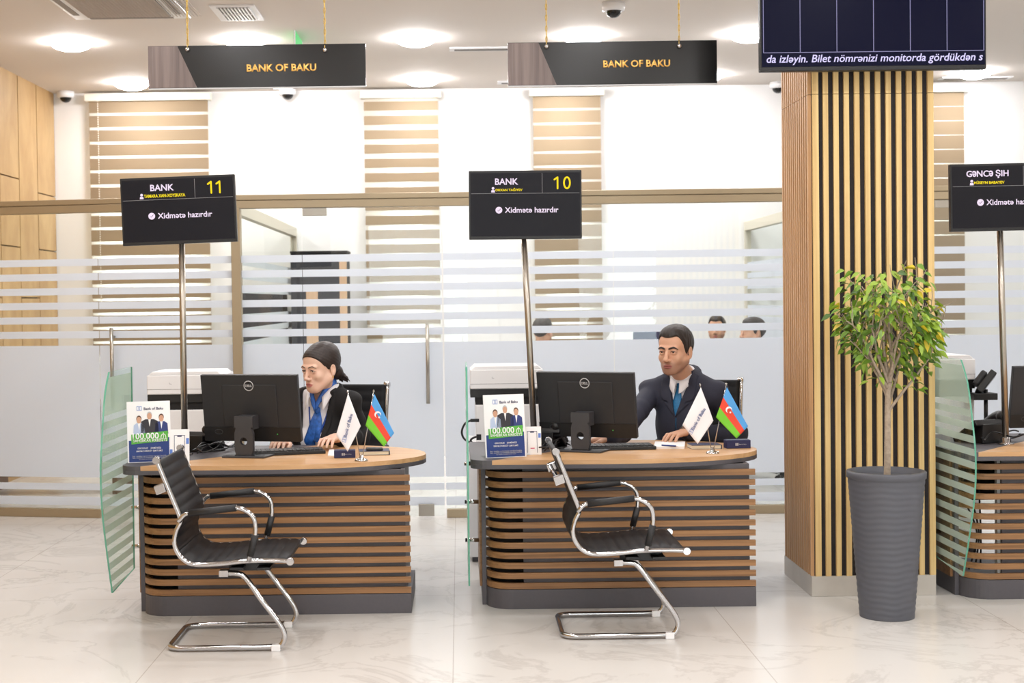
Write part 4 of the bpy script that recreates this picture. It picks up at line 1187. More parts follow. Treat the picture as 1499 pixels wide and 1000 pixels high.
# ------------------------------------------------------------------ people: smooth implicit bodies
class Field:
    def __init__(s, lo, hi, h):
        s.lo = np.array(lo, float); s.h = h; s.n = np.ceil((np.array(hi)-s.lo)/h).astype(int)+1
        s.a = np.full(s.n, .2, np.float32)
    def sub(s, lo, hi):
        i0 = np.maximum(0, np.floor((np.array(lo)-s.lo)/s.h).astype(int)); i1 = np.minimum(s.n, np.ceil((np.array(hi)-s.lo)/s.h).astype(int)+1)
        if (i1 <= i0).any(): return None, None
        ax = [s.lo[k] + s.h*np.arange(i0[k], i1[k]) for k in range(3)]
        P = [ax[0][:, None, None], ax[1][None, :, None], ax[2][None, None, :]]
        return tuple(slice(i0[k], i1[k]) for k in range(3)), P
    def put(s, lo, hi, fn, k=.02, mode='add'):
        sl, P = s.sub(np.array(lo)-k-.02, np.array(hi)+k+.02)
        if sl is None: return s
        b = fn(*P).astype(np.float32); a = s.a[sl]
        if mode == 'add':
            h = np.clip(.5+.5*(a-b)/k, 0, 1); s.a[sl] = a*(1-h)+b*h - k*h*(1-h)
        else:
            b = -b; h = np.clip(.5-.5*(a-b)/k, 0, 1); s.a[sl] = a*(1-h)+b*h + k*h*(1-h)
        return s
    def caps(s, a, b, ra, rb, k=.02, mode='add'):
        a, b = np.array(a, float), np.array(b, float); ba = b-a; L2 = max(1e-9, ba@ba); r = max(ra, rb)
        def fn(x, y, z):
            t = np.clip(((x-a[0])*ba[0]+(y-a[1])*ba[1]+(z-a[2])*ba[2])/L2, 0, 1)
            return np.sqrt((x-a[0]-t*ba[0])**2+(y-a[1]-t*ba[1])**2+(z-a[2]-t*ba[2])**2) - (ra+(rb-ra)*t)
        return s.put(np.minimum(a, b)-r, np.maximum(a, b)+r, fn, k, mode)
    def chain(s, pts, rs, k=.02):
        for i in range(len(pts)-1): s.caps(pts[i], pts[i+1], rs[i], rs[i+1], k)
        return s
    def ell(s, c, r, B=None, k=.02, mode='add'):
        c, r = np.array(c, float), np.array(r, float); B = np.eye(3) if B is None else np.array(B); m = r.max()
        def fn(x, y, z):
            d = (x-c[0], y-c[1], z-c[2])
            q = [d[0]*B[0][i]+d[1]*B[1][i]+d[2]*B[2][i] for i in range(3)]
            k0 = np.sqrt(sum((q[i]/r[i])**2 for i in range(3))); k1 = np.sqrt(sum((q[i]/r[i]**2)**2 for i in range(3)))
            return k0*(k0-1)/np.maximum(k1, 1e-6)
        return s.put(c-m, c+m, fn, k, mode)
    def val(s, p):
        q = (np.array(p)-s.lo)/s.h; i = np.clip(np.floor(q).astype(int), 0, s.n-2); f = q-i; a = s.a[i[0]:i[0]+2, i[1]:i[1]+2, i[2]:i[2]+2]
        a = a[0]*(1-f[0])+a[1]*f[0]; a = a[0]*(1-f[1])+a[1]*f[1]; return a[0]*(1-f[2])+a[1]*f[2]
    def hit(s, p, d, L_=.3, inv=False):
        p, d = np.array(p, float), np.array(d, float)
        for i in range(int(L_/.001)):
            q = p+d*i*.001
            if s.val(q) < 0: return q
        return None
    def mesh(s):
        A = s.a; ins = A < 0; n = A.shape
        c = np.zeros(tuple(k-1 for k in n), np.int8)
        for dx in (0, 1):
            for dy in (0, 1):
                for dz in (0, 1): c += ins[dx:n[0]-1+dx, dy:n[1]-1+dy, dz:n[2]-1+dz]
        act = (c > 0) & (c < 8); I = np.argwhere(act); idx = np.full(act.shape, -1, np.int32); idx[act] = np.arange(len(I))
        acc = np.zeros((len(I), 3)); cnt = np.zeros(len(I))
        cor = [(x, y, z) for x in (0, 1) for y in (0, 1) for z in (0, 1)]
        for a in cor:
            for ax in range(3):
                if a[ax]: continue
                b = list(a); b[ax] = 1
                va = A[I[:, 0]+a[0], I[:, 1]+a[1], I[:, 2]+a[2]]; vb = A[I[:, 0]+b[0], I[:, 1]+b[1], I[:, 2]+b[2]]
                m = (va < 0) != (vb < 0); t = np.where(m, va/np.where(m, va-vb, 1), 0)
                p = np.array(a, float)[None].repeat(len(I), 0); p[:, ax] += t
                acc[m] += p[m]; cnt[m] += 1
        V = s.lo + s.h*(I + acc/np.maximum(cnt, 1)[:, None])
        Q = []
        for ax in range(3):
            o = [k for k in range(3) if k != ax]
            lo = [slice(1, n[k]-1) for k in range(3)]; hi = list(lo); lo[ax] = slice(0, n[ax]-1); hi[ax] = slice(1, n[ax])
            x = ins[tuple(lo)] != ins[tuple(hi)]; E = np.argwhere(x); off = np.array([0 if k == ax else 1 for k in range(3)]); E = E+off
            st = ins[E[:, 0], E[:, 1], E[:, 2]]
            u = np.zeros(3, int); v = np.zeros(3, int); u[o[0]] = 1; v[o[1]] = 1
            g = lambda e: idx[e[:, 0], e[:, 1], e[:, 2]]
            q = np.stack([g(E-u-v), g(E-v), g(E), g(E-u)], 1)
            fl = st if ax != 1 else ~st
            q[~fl] = q[~fl][:, ::-1]; Q.append(q)
        Q = np.concatenate(Q); Q = Q[(Q >= 0).all(1)]
        return V, Q

def fobj(V, Q, name, mats, parent, org, mi=None, extra=None):
    V = V - np.array(org); me = bpy.data.meshes.new(name)
    vs = V.tolist(); fs = Q.tolist(); sm = [True]*len(fs); mm = list(mi) if mi is not None else [0]*len(fs)
    if extra:
        b = len(vs); vs += [tuple(np.array(v)-np.array(org)) for v in extra.v]; fs += [[b+i for i in q] for q in extra.f]; mm += extra.m; sm += extra.s
    me.from_pydata(vs, [], fs)
    for m in mats: me.materials.append(m)
    me.polygons.foreach_set('material_index', mm); me.polygons.foreach_set('use_smooth', sm); me.validate(); me.update()
    o = bpy.data.objects.new(name, me); COL.objects.link(o); o.parent = parent
    return o

def person(label, HC, NB, RS, LS, pel, hips, head_yaw, head_pitch, arms, female=False, hs=1.05, h=.0035, look=(0, 0), full=True, coat='suit', head_roll=0):
    """right / left shoulder, pelvis, arms = ((elbow, wrist, fingertip) right, left); hips = knee & foot direction in the plane"""
    HC, NB, RS, LS, pel = [np.array(v, float) for v in (HC, NB, RS, LS, pel)]
    t = thing('person', label, 'person', (pel[0], pel[1], 0))
    ORG = np.array((pel[0], pel[1], 0.0))
    Hm = np.array(Matrix.Rotation(head_yaw, 3, 'Z') @ Matrix.Rotation(head_roll, 3, 'Y') @ Matrix.Rotation(head_pitch, 3, 'X'))
    hp = lambda x, y, z: HC + hs*(Hm @ np.array((x, y, z)))
    hd = lambda x, y, z: Hm @ np.array((x, y, z))
    u = LS-RS; u[2] = 0; u /= np.linalg.norm(u); fwd = np.array((u[1], -u[0], 0)); 
    if fwd[1] > 0: fwd = -fwd
    up = np.array((0, 0, 1.0)); MS = (RS+LS)/2
    lean = MS - pel; 
    B = np.stack([u, -fwd, up], 1)                 # columns: right->left axis, back, up
    allp = [HC, RS, LS, pel] + [np.array(p) for a in arms for p in a]
    lo = np.min(allp, 0)-np.array((.24, .24, 0)); hi = np.max(allp, 0)+np.array((.24, .2, .2)); lo[2] = pel[2]-.22
    chestc = MS - up*.165 + fwd*.0; waist = pel*.45+MS*.55 - up*.07
    waist = pel + (MS-pel)*.42
    def torso(f, g, k=.05, jacket=False):
        f.ell(chestc, (.150+g, .108+g, .20+g*.5), B, k)
        f.ell(waist, (.142+g, .105+g, .19+g*.5), B, k)
        f.ell(pel+up*.03, (.17+g, .13+g, .13+g), B, k)
        f.caps(RS-u*-.03 - up*.012, LS+u*-.03 - up*.012, .058+g, .058+g, k)
        f.caps(MS+up*.035-fwd*.015+u*.0, NB, .062+g*.5, .055+g*.2, .03)
        for s, S in ((1, RS), (-1, LS)): f.caps(NB - up*.012 - fwd*.012, S+up*.004, .044+g*.7, .056+g*.8, .03)
        if female:
            for s in (-1, 1): f.ell(chestc+u*s*.068+fwd*.085-up*.035, (.062+g*.6, .052+g*.6, .06+g*.6), B, .03)
    def arm(f, S, E, Wt, g, wr, k=.02):
        S, E, Wt = map(np.array, (S, E, Wt))
        m1 = S*.55+E*.45; m2 = E*.6+Wt*.4
        f.chain([S, m1, E, m2, Wt], [.054+g, .047+g, .042+g, .040+g, wr+g], k)
    knees = hips
    def leg(f, g, k=.03):
        for s, (kn, ft) in zip((-1, 1), knees):
            hp_ = pel + u*s*.09 - up*.02; kn = np.array(kn); ft = np.array(ft)
            f.chain([hp_, hp_*.5+kn*.5, kn, kn*.5+ft*.5, ft+up*.09], [.085+g, .072+g, .056+g, .05+g, .036+g], k)
    # ---- body: one continuous skin surface
    fl = Field((min(lo[0], min(min(a[0], b[0]) for a, b in knees)-.12), min(lo[1], min(min(a[1], b[1]) for a, b in knees)-.28), -.0), hi, h if full else .008)
    torso(fl, -.016)
    for (E, Wt, T), S in zip(arms, (RS, LS)): arm(fl, S, E, Wt, -.010, .036)
    leg(fl, -.012)
    for s, (kn, ft) in zip((-1, 1), knees):
        d = fwd; fl.caps(np.array(ft)+up*.04, np.array(ft)+d*.15+up*.03, .034, .026)
    # neck and head
    fl.caps(NB-up*.03, hp(0, .018, -.055), .057 if not female else .049, .055 if not female else .047, .02)
    e = lambda c, r, k=.02, mode='add', rot=None: fl.ell(hp(*c), np.array(r)*hs, Hm if rot is None else Hm @ np.array(Matrix.Rotation(rot[0], 3, rot[1])), k*hs, mode)
    cp = lambda a, b, ra, rb, k=.01, mode='add': fl.caps(hp(*a), hp(*b), ra*hs, rb*hs, k*hs, mode)
    jw = .97 if female else 1.0
    e((0, .022, .034), (.074, .094, .084), .02)
    e((0, -.030, -.025), (.060*jw, .058, .083), .03)
    e((0, -.040, .046), (.058, .042, .050), .03)
    for s in (-1, 1):
        cp((s*.052*jw, .0, -.052), (s*.022, -.066, -.094), .021 if not female else .024, .017 if not female else .020, .03)
        e((s*.037, -.062, -.030), (.022, .020, .022), .02)
    e((0, -.074, -.098), (.021*jw, .016, .016), .02)
    e((0, -.074, -.068), (.030, .020, .024), .02)
    # eye hollows, brow ridge, nose
    for s in (-1, 1): e((s*.031, -.101, .001), (.019, .013, .012), .012, 'cut')
    cp((-.042, -.080, .019), (.042, -.080, .019), .0085, .0085, .014); cp((-.02, -.086, .020), (.02, -.086, .020), .007, .007, .01)
    nf = .86 if female else 1.0; cp((0, -.089, .008), (0, -.1125+(.004 if female else 0), -.034), .0075*nf, .0105*nf, .012); e((0, -.112+(.004 if female else 0), -.036), (.0115*nf, .0105*nf, .010*nf), .008)
    for s in (-1, 1): e((s*.0125, -.100, -.040), (.0085, .011, .008), .006)
    for s in (-1, 1): e((s*.006, -.106, -.049), (.0042, .005, .003), .003, 'cut')
    # lips
    e((0, -.0925, -.0655), (.023, .0095, .0052), .004); e((0, -.0915, -.0755), (.0195, .0100, .0062), .004)
    cp((-.023, -.097, -.0702), (.023, -.097, -.0702), .0016, .0016, .003, 'cut')
    # eyelids: a shallow almond cut with the eyeball behind
    for s in (-1, 1):
        e((s*.031, -.079, -.001), (.0165, .0145, .0135), .006)
        e((s*.031, -.097, -.001 - (.001 if female else 0)), (.0145, .012, .0050), .002, 'cut', (s*R(-6), 'Y'))
    # ears
    for s in (-1, 1):
        e((s*.077, .014, -.008), (.0075, .018, .031), .006); e((s*.0815, .010, -.004), (.004, .009, .015), .004, 'cut'); e((s*.076, .008, -.033), (.007, .009, .010), .006)
    # hands
    for hi_, ((E, Wt, T), S) in enumerate(zip(arms, (RS, LS))):
        Wt, T, E = map(np.array, (Wt, T, E)); d = T-Wt; L_ = np.linalg.norm(d); d = d/L_
        side = np.cross(d, up); side /= np.linalg.norm(side); nu_ = np.cross(side, d); tb = side if hi_ == 1 else -side
        # thumb on the inner side: right hand's thumb points to its left
        k = hs*.93
        q = lambda a, b, c: Wt + d*a*k + tb*b*k + nu_*c*k
        for o in (-.026, -.009, .009, .026): fl.caps(q(.02, o*.7, .004), q(.088, o, .006), .0145*k, .0125*k, .014)
        for o, ln, dz in ((.030, .070, .0), (.010, .080, .002), (-.010, .074, .0), (-.029, .058, -.003)):
            b0 = q(.090, o, .006); b1 = q(.090+ln*.42, o*1.12, .010+dz); b2 = q(.090+ln*.75, o*1.18, -.003+dz); b3 = q(.090+ln, o*1.2, -.019+dz)
            fl.chain([b0, b1, b2, b3], [.0098*k, .0088*k, .0080*k, .0068*k], .004)
        fl.chain([q(.018, .022, .0), q(.052, .046, -.006), q(.080, .052, -.012), q(.104, .047, -.018)], [.0145*k, .0115*k, .0096*k, .0078*k], .006)
    V, Q = fl.mesh()
    # where the lips and the beard shadow are
    Lv = ((V-HC) @ Hm)/hs; sst = lambda a, b, x: np.clip((x-a)/(b-a), 0, 1)**2*(3-2*np.clip((x-a)/(b-a), 0, 1))
    lips = (1-sst(.75, 1.15, (Lv[:, 0]/.0235)**2 + ((Lv[:, 2]+.0705)/.0112)**2))*(Lv[:, 1] < -.08)
    stb = np.zeros(len(V))
    if not female:
        stb = (1-sst(-.066, -.040, Lv[:, 2] - .10*np.clip(Lv[:, 1]+.06, 0, .06)))*sst(-.150, -.118, Lv[:, 2] + .0)*(1-sst(-.005, .018, Lv[:, 1]))
        mo = (1-sst(.6, 1.3, (Lv[:, 0]/.027)**2+((Lv[:, 2]+.056)/.009)**2))*(Lv[:, 1] < -.07); stb = np.clip(np.maximum(stb, mo)*.8, 0, 1)
    mi = [0]*len(Q)
    ex = MB()
    def ball_at(c, r, gaze):
        vs = MB().ball((0, 0, 0), r, 20); g = Vector(gaze).normalized(); b0 = len(ex.v)
        ex.v += [tuple(np.array(c)+np.array(v)) for v in vs.v]
        for q in vs.f:
            cc = sum((Vector(vs.v[i]) for i in q), Vector())/len(q)
            ang = cc.angle(g); ex.f.append(tuple(b0+i for i in q)); ex.m.append(3 if ang < R(35) else 2); ex.s.append(True)
    if full:
        for s in (-1, 1):
            ball_at(hp(s*.031, -.0775, -.001), .0118*hs, hd(look[0], -1, look[1]))
    body = fobj(V, Q, 'body', [M['skin'] if female else M['skinm'], M['lip'], M['eyew'], M['iris']], t, ORG, mi, ex)
    for nm_, ar_ in (('lips', lips), ('stubble', stb)):
        at_ = body.data.attributes.new(nm_, 'FLOAT', 'POINT'); full_ = np.zeros(len(body.data.vertices), np.float32); full_[:len(ar_)] = ar_; at_.data.foreach_set('value', full_)
    # ---- brows, lashes
    def facetube(g, ctrl, s, rad, lift, n=14):
        xs_ = [c[0] for c in ctrl]; zs_ = [c[1] for c in ctrl]; pts = []; last = None
        for q in range(n+1):
            x = xs_[0]+(xs_[-1]-xs_[0])*q/n; z = float(np.interp(x, xs_, zs_)); p = fl.hit(hp(s*x, -.15, z), hd(0, 1, 0), .12)
            if p is None: continue
            ly = float(((p-HC) @ Hm)[1]/hs)
            if last is not None: ly = min(max(ly, last-.003), last+.0065)
            last = ly; pts.append(hp(s*x, ly-lift, z))
        if len(pts) > 3: g.tube(pts, [rad*(.75 if q < 2 else (1 if q < len(pts)*.6 else 1-.75*(q-len(pts)*.6)/(len(pts)*.4)))*hs for q in range(len(pts))], 8)
    if full:
        g = MB()
        for s in (-1, 1): facetube(g, ((.011, .0175), (.020, .0215), (.033, .0245), (.043, .0215), (.052, .0145)) if female else ((.010, .0165), (.020, .0205), (.033, .0235), (.043, .0205), (.052, .0135)), s, .0026 if female else .0048, .0002)
        g.build('eyebrows', M['hairw'] if female else M['hairm'], t, org=ORG).location = (0, 0, 0)
        g = MB()
        for s in (-1, 1): facetube(g, ((.0155, .0005), (.022, .0042), (.031, .0055), (.040, .0040), (.0480, -.0005)), s, .0016, .0006)
        g.build('eyelashes', M['hairm'], t, org=ORG).location = (0, 0, 0)
    # ---- hair
    hf = Field(HC-.2, HC+.2, .004 if full else .007)
    hm = .0075 if not female else .0075
    c0 = hp(0, .024, .036); rr = np.array((.076+hm, .096+hm, .087+hm))*hs
    def hairfn(x, y, z):
        d = [x-c0[0], y-c0[1], z-c0[2]]
        q = [d[0]*Hm[0][i]+d[1]*Hm[1][i]+d[2]*Hm[2][i] for i in range(3)]
        k0 = np.sqrt(sum((q[i]/rr[i])**2 for i in range(3))); k1 = np.sqrt(sum((q[i]/rr[i]**2)**2 for i in range(3)))
        dd = k0*(k0-1)/np.maximum(k1, 1e-6)
        e2 = [q[0]/hs, q[1]/hs+.024+.038, q[2]/hs+.036-.050]; r2 = (.0635, .0500, .0560)
        k2 = np.sqrt(sum((e2[i]/r2[i])**2 for i in range(3))); k3 = np.sqrt(sum((e2[i]/r2[i]**2)**2 for i in range(3)))
        d2 = k2*(k2-1)/np.maximum(k3, 1e-6)*hs; hh = np.clip(.5+.5*(d2-dd)/.02, 0, 1); dd = d2*(1-hh)+dd*hh-.02*hh*(1-hh)
        lx, ly, lz = q[0]/hs, q[1]/hs+.024, q[2]/hs+.036
        if female:
            hl = np.interp(ly, [-.11, -.075, -.055, -.035, -.012, .02, .06, .12], [.078, .071, .050, .026, -.004, -.012, -.055, -.075])
            hl = hl + np.where(ly < -.03, -.25*(np.abs(lx))**1.2*.9, 0)
            rid = .0005*np.sin((lz*1.0+ly*.75)*330)
        else:
            hl = np.interp(ly, [-.11, -.078, -.062, -.050, -.040, -.030, -.012, -.004, .006, .03, .045, .07, .12], [.078, .075, .066, .046, .030, .004, -.018, -.012, .016, .020, -.01, -.050, -.060]) + np.where(ly < -.05, .018*np.exp(-((np.abs(lx)-.042)/.016)**2), 0)
            rid = .0018*np.sin(lx*330+np.sin(ly*90)*2)*np.sin(ly*160)
        return np.maximum(dd+rid, (hl-lz)*hs*.8)
    hf.put(HC-.19, HC+.19, hairfn, .001)
    if not female:
        hf.ell(hp(0, -.018, .088), np.array((.058, .060, .036))*hs, Hm, .025)
    else:
        hf.ell(hp(0, .03, .075), np.array((.072, .080, .050))*hs, Hm, .02)
        hf.ell(hp(.0, .108, -.045), np.array((.040, .034, .040))*hs, Hm, .02)
        for k in range(6):
            a = k*1.05; b0 = hp(.02*math.cos(a), .125, -.06+.015*math.sin(a)); b1 = hp(.028*math.cos(a)+.012, .138, -.078+.015*math.sin(a)); b2 = hp(.036*math.cos(a)+.02, .142, -.100)
            hf.chain([b0, b1, b2], [.009, .006, .003], .01)
        hf.chain([hp(-.062, .03, -.06), hp(-.045, .085, -.085), hp(-.02, .12, -.1)], [.006, .006, .004], .01)
    V, Q = hf.mesh(); fobj(V, Q, 'hair', [M['hairw'] if female else M['hairm']], t, ORG)
    # ---- clothes
    hc = .0045 if full else .009
    clo = lo.copy(); clo[2] = pel[2]-.16; chi = hi.copy(); chi[2] = NB[2]+.09
    def coords(x, y, z):
        d = [x-MS[0], y-MS[1], z-MS[2]]
        return d[0]*u[0]+d[1]*u[1]+d[2]*u[2], d[0]*fwd[0]+d[1]*fwd[1]+d[2]*fwd[2], z-MS[2]
    if full:
        sh = Field(clo, chi, hc); torso(sh, -.004); sh0 = Field(clo, chi, hc); sh0.a = sh.a.copy()
        # collar stand
        sh.caps(NB-up*.02, NB+up*.022-fwd*.004, .072 if not female else .064, .062 if not female else .056, .012)
        def neckcut(x, y, z):
            ax, ay, az = coords(x, y, z); zb_ = NB[2]-MS[2]
            return np.maximum(zb_ + (.032 - ay*.45) - az, -1.0)*-1.0 if False else (zb_+.016-ay*.42) - az
        # trim the shirt above a plane sloping down to the front
        def above(x, y, z):
            ax, ay, az = coords(x, y, z); return -(az - ((NB[2]-MS[2])+.018-(ay+.02)*.5))
        sh.put(clo, chi, above, .004, 'cut')
        if female:
            def vopen(x, y, z):
                ax, ay, az = coords(x, y, z); zb_ = NB[2]-MS[2]
                w = .060*np.clip((az-(zb_-.135))/.135, 0, 1)
                return np.maximum(np.abs(ax)-w, .035-ay)
            sh.put(clo, chi, vopen, .004, 'cut')
        V, Q = sh.mesh(); so = fobj(V, Q, 'shirt', [M['shirt']], t, ORG)
        # folded collar around the neck, its points to the front
        tz = lambda th: (.034 - .085*((1+math.cos(th))/2)**1.15) if not female else (.028 - .135*(1-abs(math.sin(th))) if math.cos(th) > 0 else .028)
        rf = lambda th: (.064+.018*max(0, math.cos(th))) if not female else (.058+.040*max(0, math.cos(th)))
        rs = .065 if not female else .060
        def ringp(th, dr, dz): return NB - fwd*.004 + fwd*math.cos(th)*(rf(th)+dr) + u*math.sin(th)*(rs+dr) + up*(tz(th)+dz)
        g = MB(); rows = []; a0 = R(9 if not female else 30); dr0 = 0 if not female else .017; dzc = 0 if not female else -.016
        for q in range(49):
            th = a0 + (2*PI-2*a0)*q/48; a_ = min(th, 2*PI-th); pk = math.degrees(a_)-math.degrees(a0)
            pt = .030*math.exp(-(pk/24.0)**2) if not female else .036*math.exp(-(pk/20.0)**2)
            rows.append([ringp(th, dr0-.002, dzc-.024), ringp(th, dr0, dzc), ringp(th, dr0+.005, dzc+.002), ringp(th, dr0+.010+.10*pt, dzc-.016-pt*.4), ringp(th, dr0+.015+.40*pt, dzc-.034-pt)])
        g.add([p for r_ in rows for p in r_], [(k*5+m, (k+1)*5+m, (k+1)*5+m+1, k*5+m+1) for k in range(48) for m in range(4)], 0, True)
        co = g.build('collar', M['shirt'], so, org=ORG); co.location = (0, 0, 0); md = co.modifiers.new('cloth', 'SOLIDIFY'); md.thickness = .0025
    jk = Field(clo, chi, hc)
    torso(jk, .012)
    for (E, Wt, T), S in zip(arms, (RS, LS)):
        E, Wt = np.array(E), np.array(Wt); arm(jk, S, E, Wt-(Wt-E)*(.06 if not female else .22), .008, .040)
        for q in range(4):
            a = E + (S-E)*(.06+.13*q); d = np.array((math.cos(q*2.1), math.sin(q*2.1), .3)); jk.caps(a-d*.036, a+d*.036, .024, .024, .014)
        for q in range(3):
            a = E + (Wt-E)*(.12+.2*q); d = np.array((math.sin(q*1.7), math.cos(q*1.7), .4)); jk.caps(a-d*.034, a+d*.034, .02, .02, .012)
        if full: jk.ell(S+up*.030+u*(.012 if S is LS else -.012), (.064, .056, .044), B, .02)
    if full:
        ring = []
        for q in range(13):
            th = R(62)+(2*PI-2*R(62))*q/12; cf = (1+math.cos(th))/2
            ring.append(ringp(th, .017 if not female else .026, -.012 if not female else -.030))
        jk.chain(ring, [.0145]*13, .02)
        if female: jk.put(clo, chi, lambda x, y, z: -(coords(x, y, z)[2] - ((NB[2]-MS[2])+.010-(coords(x, y, z)[1]+.02)*.40)), .006, 'cut')
        jk.caps(NB-up*.05, NB+up*.08, .066 if not female else .062, .064 if not female else .060, .004, 'cut')
    else: jk.put(clo, chi, lambda x, y, z: -(coords(x, y, z)[2] - ((NB[2]-MS[2])+.006-(coords(x, y, z)[1]+.02)*.30)), .006, 'cut')
    if full:
        zv = -.125 if not female else -.62
        wid = lambda az: np.clip((az-zv)/(NB[2]-MS[2]-zv), 0, 1.2)*(.072 if not female else .080) + (0 if not female else np.clip((az-zv)/.1, 0, 1)*.018)
        def vcut(x, y, z):
            ax, ay, az = coords(x, y, z); return np.maximum(np.maximum(np.abs(ax)-wid(az), .028-ay), zv-az)
        # lapels: a raised band along both sides of the opening
        base = jk.a.copy(); X, Yy, Z = [g for g in jk.sub(clo, chi)[1]]
        sl, P = jk.sub(clo, chi); ax, ay, az = coords(*P)
        lw = (.066 if not female else .030)
        bw = lw*np.clip((az-zv)/.10, 0, 1)*np.where(az > .0, np.clip(1-(az-.0)*4, .55, 1), 1)
        inn = wid(az)
        band = np.maximum(np.maximum(inn-np.abs(ax), np.abs(ax)-inn-bw), np.maximum(.03-ay, zv-az))
        notch = np.maximum(np.abs(az+.055-(np.abs(ax)-inn)*.3)-.005, inn+bw*.55-np.abs(ax))
        band = np.maximum(band, -notch) if not female else band
        jk.a[sl] = np.minimum(jk.a[sl], np.maximum(base[sl]-.0075, band*.9))
        jk.put(clo, chi, vcut, .003, 'cut')
        # front edge below the V
        jk.put(clo, chi, lambda x, y, z: np.maximum(np.maximum(np.abs(coords(x, y, z)[0]-.003)-.0022, .06-coords(x, y, z)[1]), coords(x, y, z)[2]-zv), .002, 'cut')
    V, Q = jk.mesh()
    jo = fobj(V, Q, 'blazer' if female else 'suit_jacket', [M['blazer'] if female else (M['suit'] if coat == 'suit' else M['trous'])], t, ORG)
    # trousers and shoes
    tr = Field(fl.lo, (fl.lo+fl.h*fl.n)*np.array((1, 1, 0)) + np.array((0, 0, pel[2]+.15)), .008)
    leg(tr, .004); tr.ell(pel+up*.0, (.178, .14, .13), B, .04)
    for s, (kn, ft) in zip((-1, 1), knees): tr.caps(np.array(kn), np.array(ft)+up*.07, .062, .05, .02)
    V, Q = tr.mesh(); fobj(V, Q, 'trousers', [M['trous']], t, ORG)
    for s, (kn, ft) in zip((-1, 1), knees):
        g = Field(np.array(ft)-.14, np.array(ft)+np.array((.14, .14, .16)), .006); g.lo[1] -= .12; g.n[1] += 20; g.a = np.full(g.n, .2, np.float32)
        g.chain([np.array(ft)+up*.05, np.array(ft)+fwd*.08+up*.042, np.array(ft)+fwd*.17+up*.032], [.043, .042, .032], .02)
        g.put(g.lo, g.lo+g.h*g.n, lambda x, y, z: z - .002+0*x+0*y, .002, 'cut')
        V, Q = g.mesh(); fobj(V, Q, 'shoe', [M['shoe']], t, ORG)
    if not full: return t
    # ---- neckwear laid on the shirt
    def lay(name, m, strips, lift, parent=t, th=.004):
        g = MB()
        for pts in strips:                             # rows of (x, z) left / right edges below the neck base
            vs = []; K = 5
            for (xa, xb, z) in pts:
                for k in range(K+1):
                    x = xa+(xb-xa)*k/K; o = NB + u*x + up*z + fwd*.30; p = sh0.hit(o, -fwd, .36)
                    if p is None: p = NB + u*x + up*z + fwd*.06
                    vs.append(p + fwd*(lift + .004*math.sin(PI*k/K)))
            g.add(vs, [(r*(K+1)+k, r*(K+1)+k+1, (r+1)*(K+1)+k+1, (r+1)*(K+1)+k) for r in range(len(pts)-1) for k in range(K)], 0, True)
        o = g.build(name, m, parent, org=ORG); o.location = (0, 0, 0); md = o.modifiers.new('cloth', 'SOLIDIFY'); md.thickness = th; md.offset = 1
        return o
    if not female:
        lay('necktie', M['tie'], [[(-.023, .023, -.048), (-.019, .019, -.07), (-.015, .015, -.088), (-.018, .018, -.11), (-.027, .027, -.16), (-.033, .033, -.21), (-.036, .036, -.27), (-.036, .036, -.33)]], .008)
        E, Wt, T = [np.array(v) for v in arms[1]]; d = (T-Wt)/np.linalg.norm(T-Wt); s_ = np.cross(d, up); s_ /= np.linalg.norm(s_); n_ = np.cross(s_, d)
        c = Wt - d*.0; g = MB().tube([c + s_*(.040*math.cos(q*PI/12)) + n_*(.033*math.sin(q*PI/12)) for q in range(24)], .0055, 8, closed=True)
        w = g.build('wristwatch', M['steel'], t, org=ORG); w.location = (0, 0, 0)
        a = c + n_*.034; g = MB().cyl(a-n_*.004, a+n_*.006, .019, 24); o = g.build('watch_face', M['chrome'], w, org=ORG); o.location = (0, 0, 0)
    else:
        g = MB(); rows = []
        for q in range(61):
            th = 2*PI*q/60; wv = .003*math.sin(q*2.3)
            rows.append([ringp(th, -.006, .008), ringp(th, .002+wv*.4, .016), ringp(th, .008, .002+wv), ringp(th, .010, -.014), ringp(th, .012+wv*.4, -.032+wv)])
        g.add([p for r_ in rows for p in r_], [(k*5+m, (k+1)*5+m, (k+1)*5+m+1, k*5+m+1) for k in range(60) for m in range(4)], 0, True)
        kn = sh0.hit(NB+up*-.128+fwd*.3, -fwd, .36); kn = NB+fwd*.11-up*.128 if kn is None else kn
        g.ball(kn+fwd*.012, .020, 16, scale=(.9, .8, 1.1))
        so_ = g.build('scarf', M['scarf'], t, org=ORG); so_.location = (0, 0, 0); md = so_.modifiers.new('cloth', 'SOLIDIFY'); md.thickness = .003
        lay('scarf_tail', M['scarf'], [
            [(-.016, .010, -.135), (-.034, .012, -.18), (-.050, .006, -.23), (-.062, .000, -.29), (-.072, -.006, -.36)],
            [(-.008, .018, -.135), (-.010, .032, -.18), (-.014, .036, -.23), (-.018, .036, -.30)]], .010, so_)
        lay('lanyard', M['lanyard'], [[(.056, .068, -.11), (.048, .060, -.15), (.036, .048, -.20), (.026, .038, -.25)], [(-.066, -.056, -.11), (-.058, -.048, -.15), (-.044, -.034, -.22)]], .004, th=.002)
        g = MB()
        for s in (-1, 1): g.ball(hp(s*.078, .006, -.047), .004, 8)
        g.build('earring', M['goldtxt'], t, org=ORG).location = (0, 0, 0)
    return t

def feet(pel, f, s=.09, d=.40):
    f = np.array(f, float); f /= np.linalg.norm(f); u = np.array((-f[1], f[0], 0))
    out = []
    for k in (-1, 1):
        kn = np.array((pel[0], pel[1], .47)) + f*d + u*k*-s*1.1; ft = np.array((kn[0], kn[1], 0))+f*.02
        out.append((kn, ft))
    return out

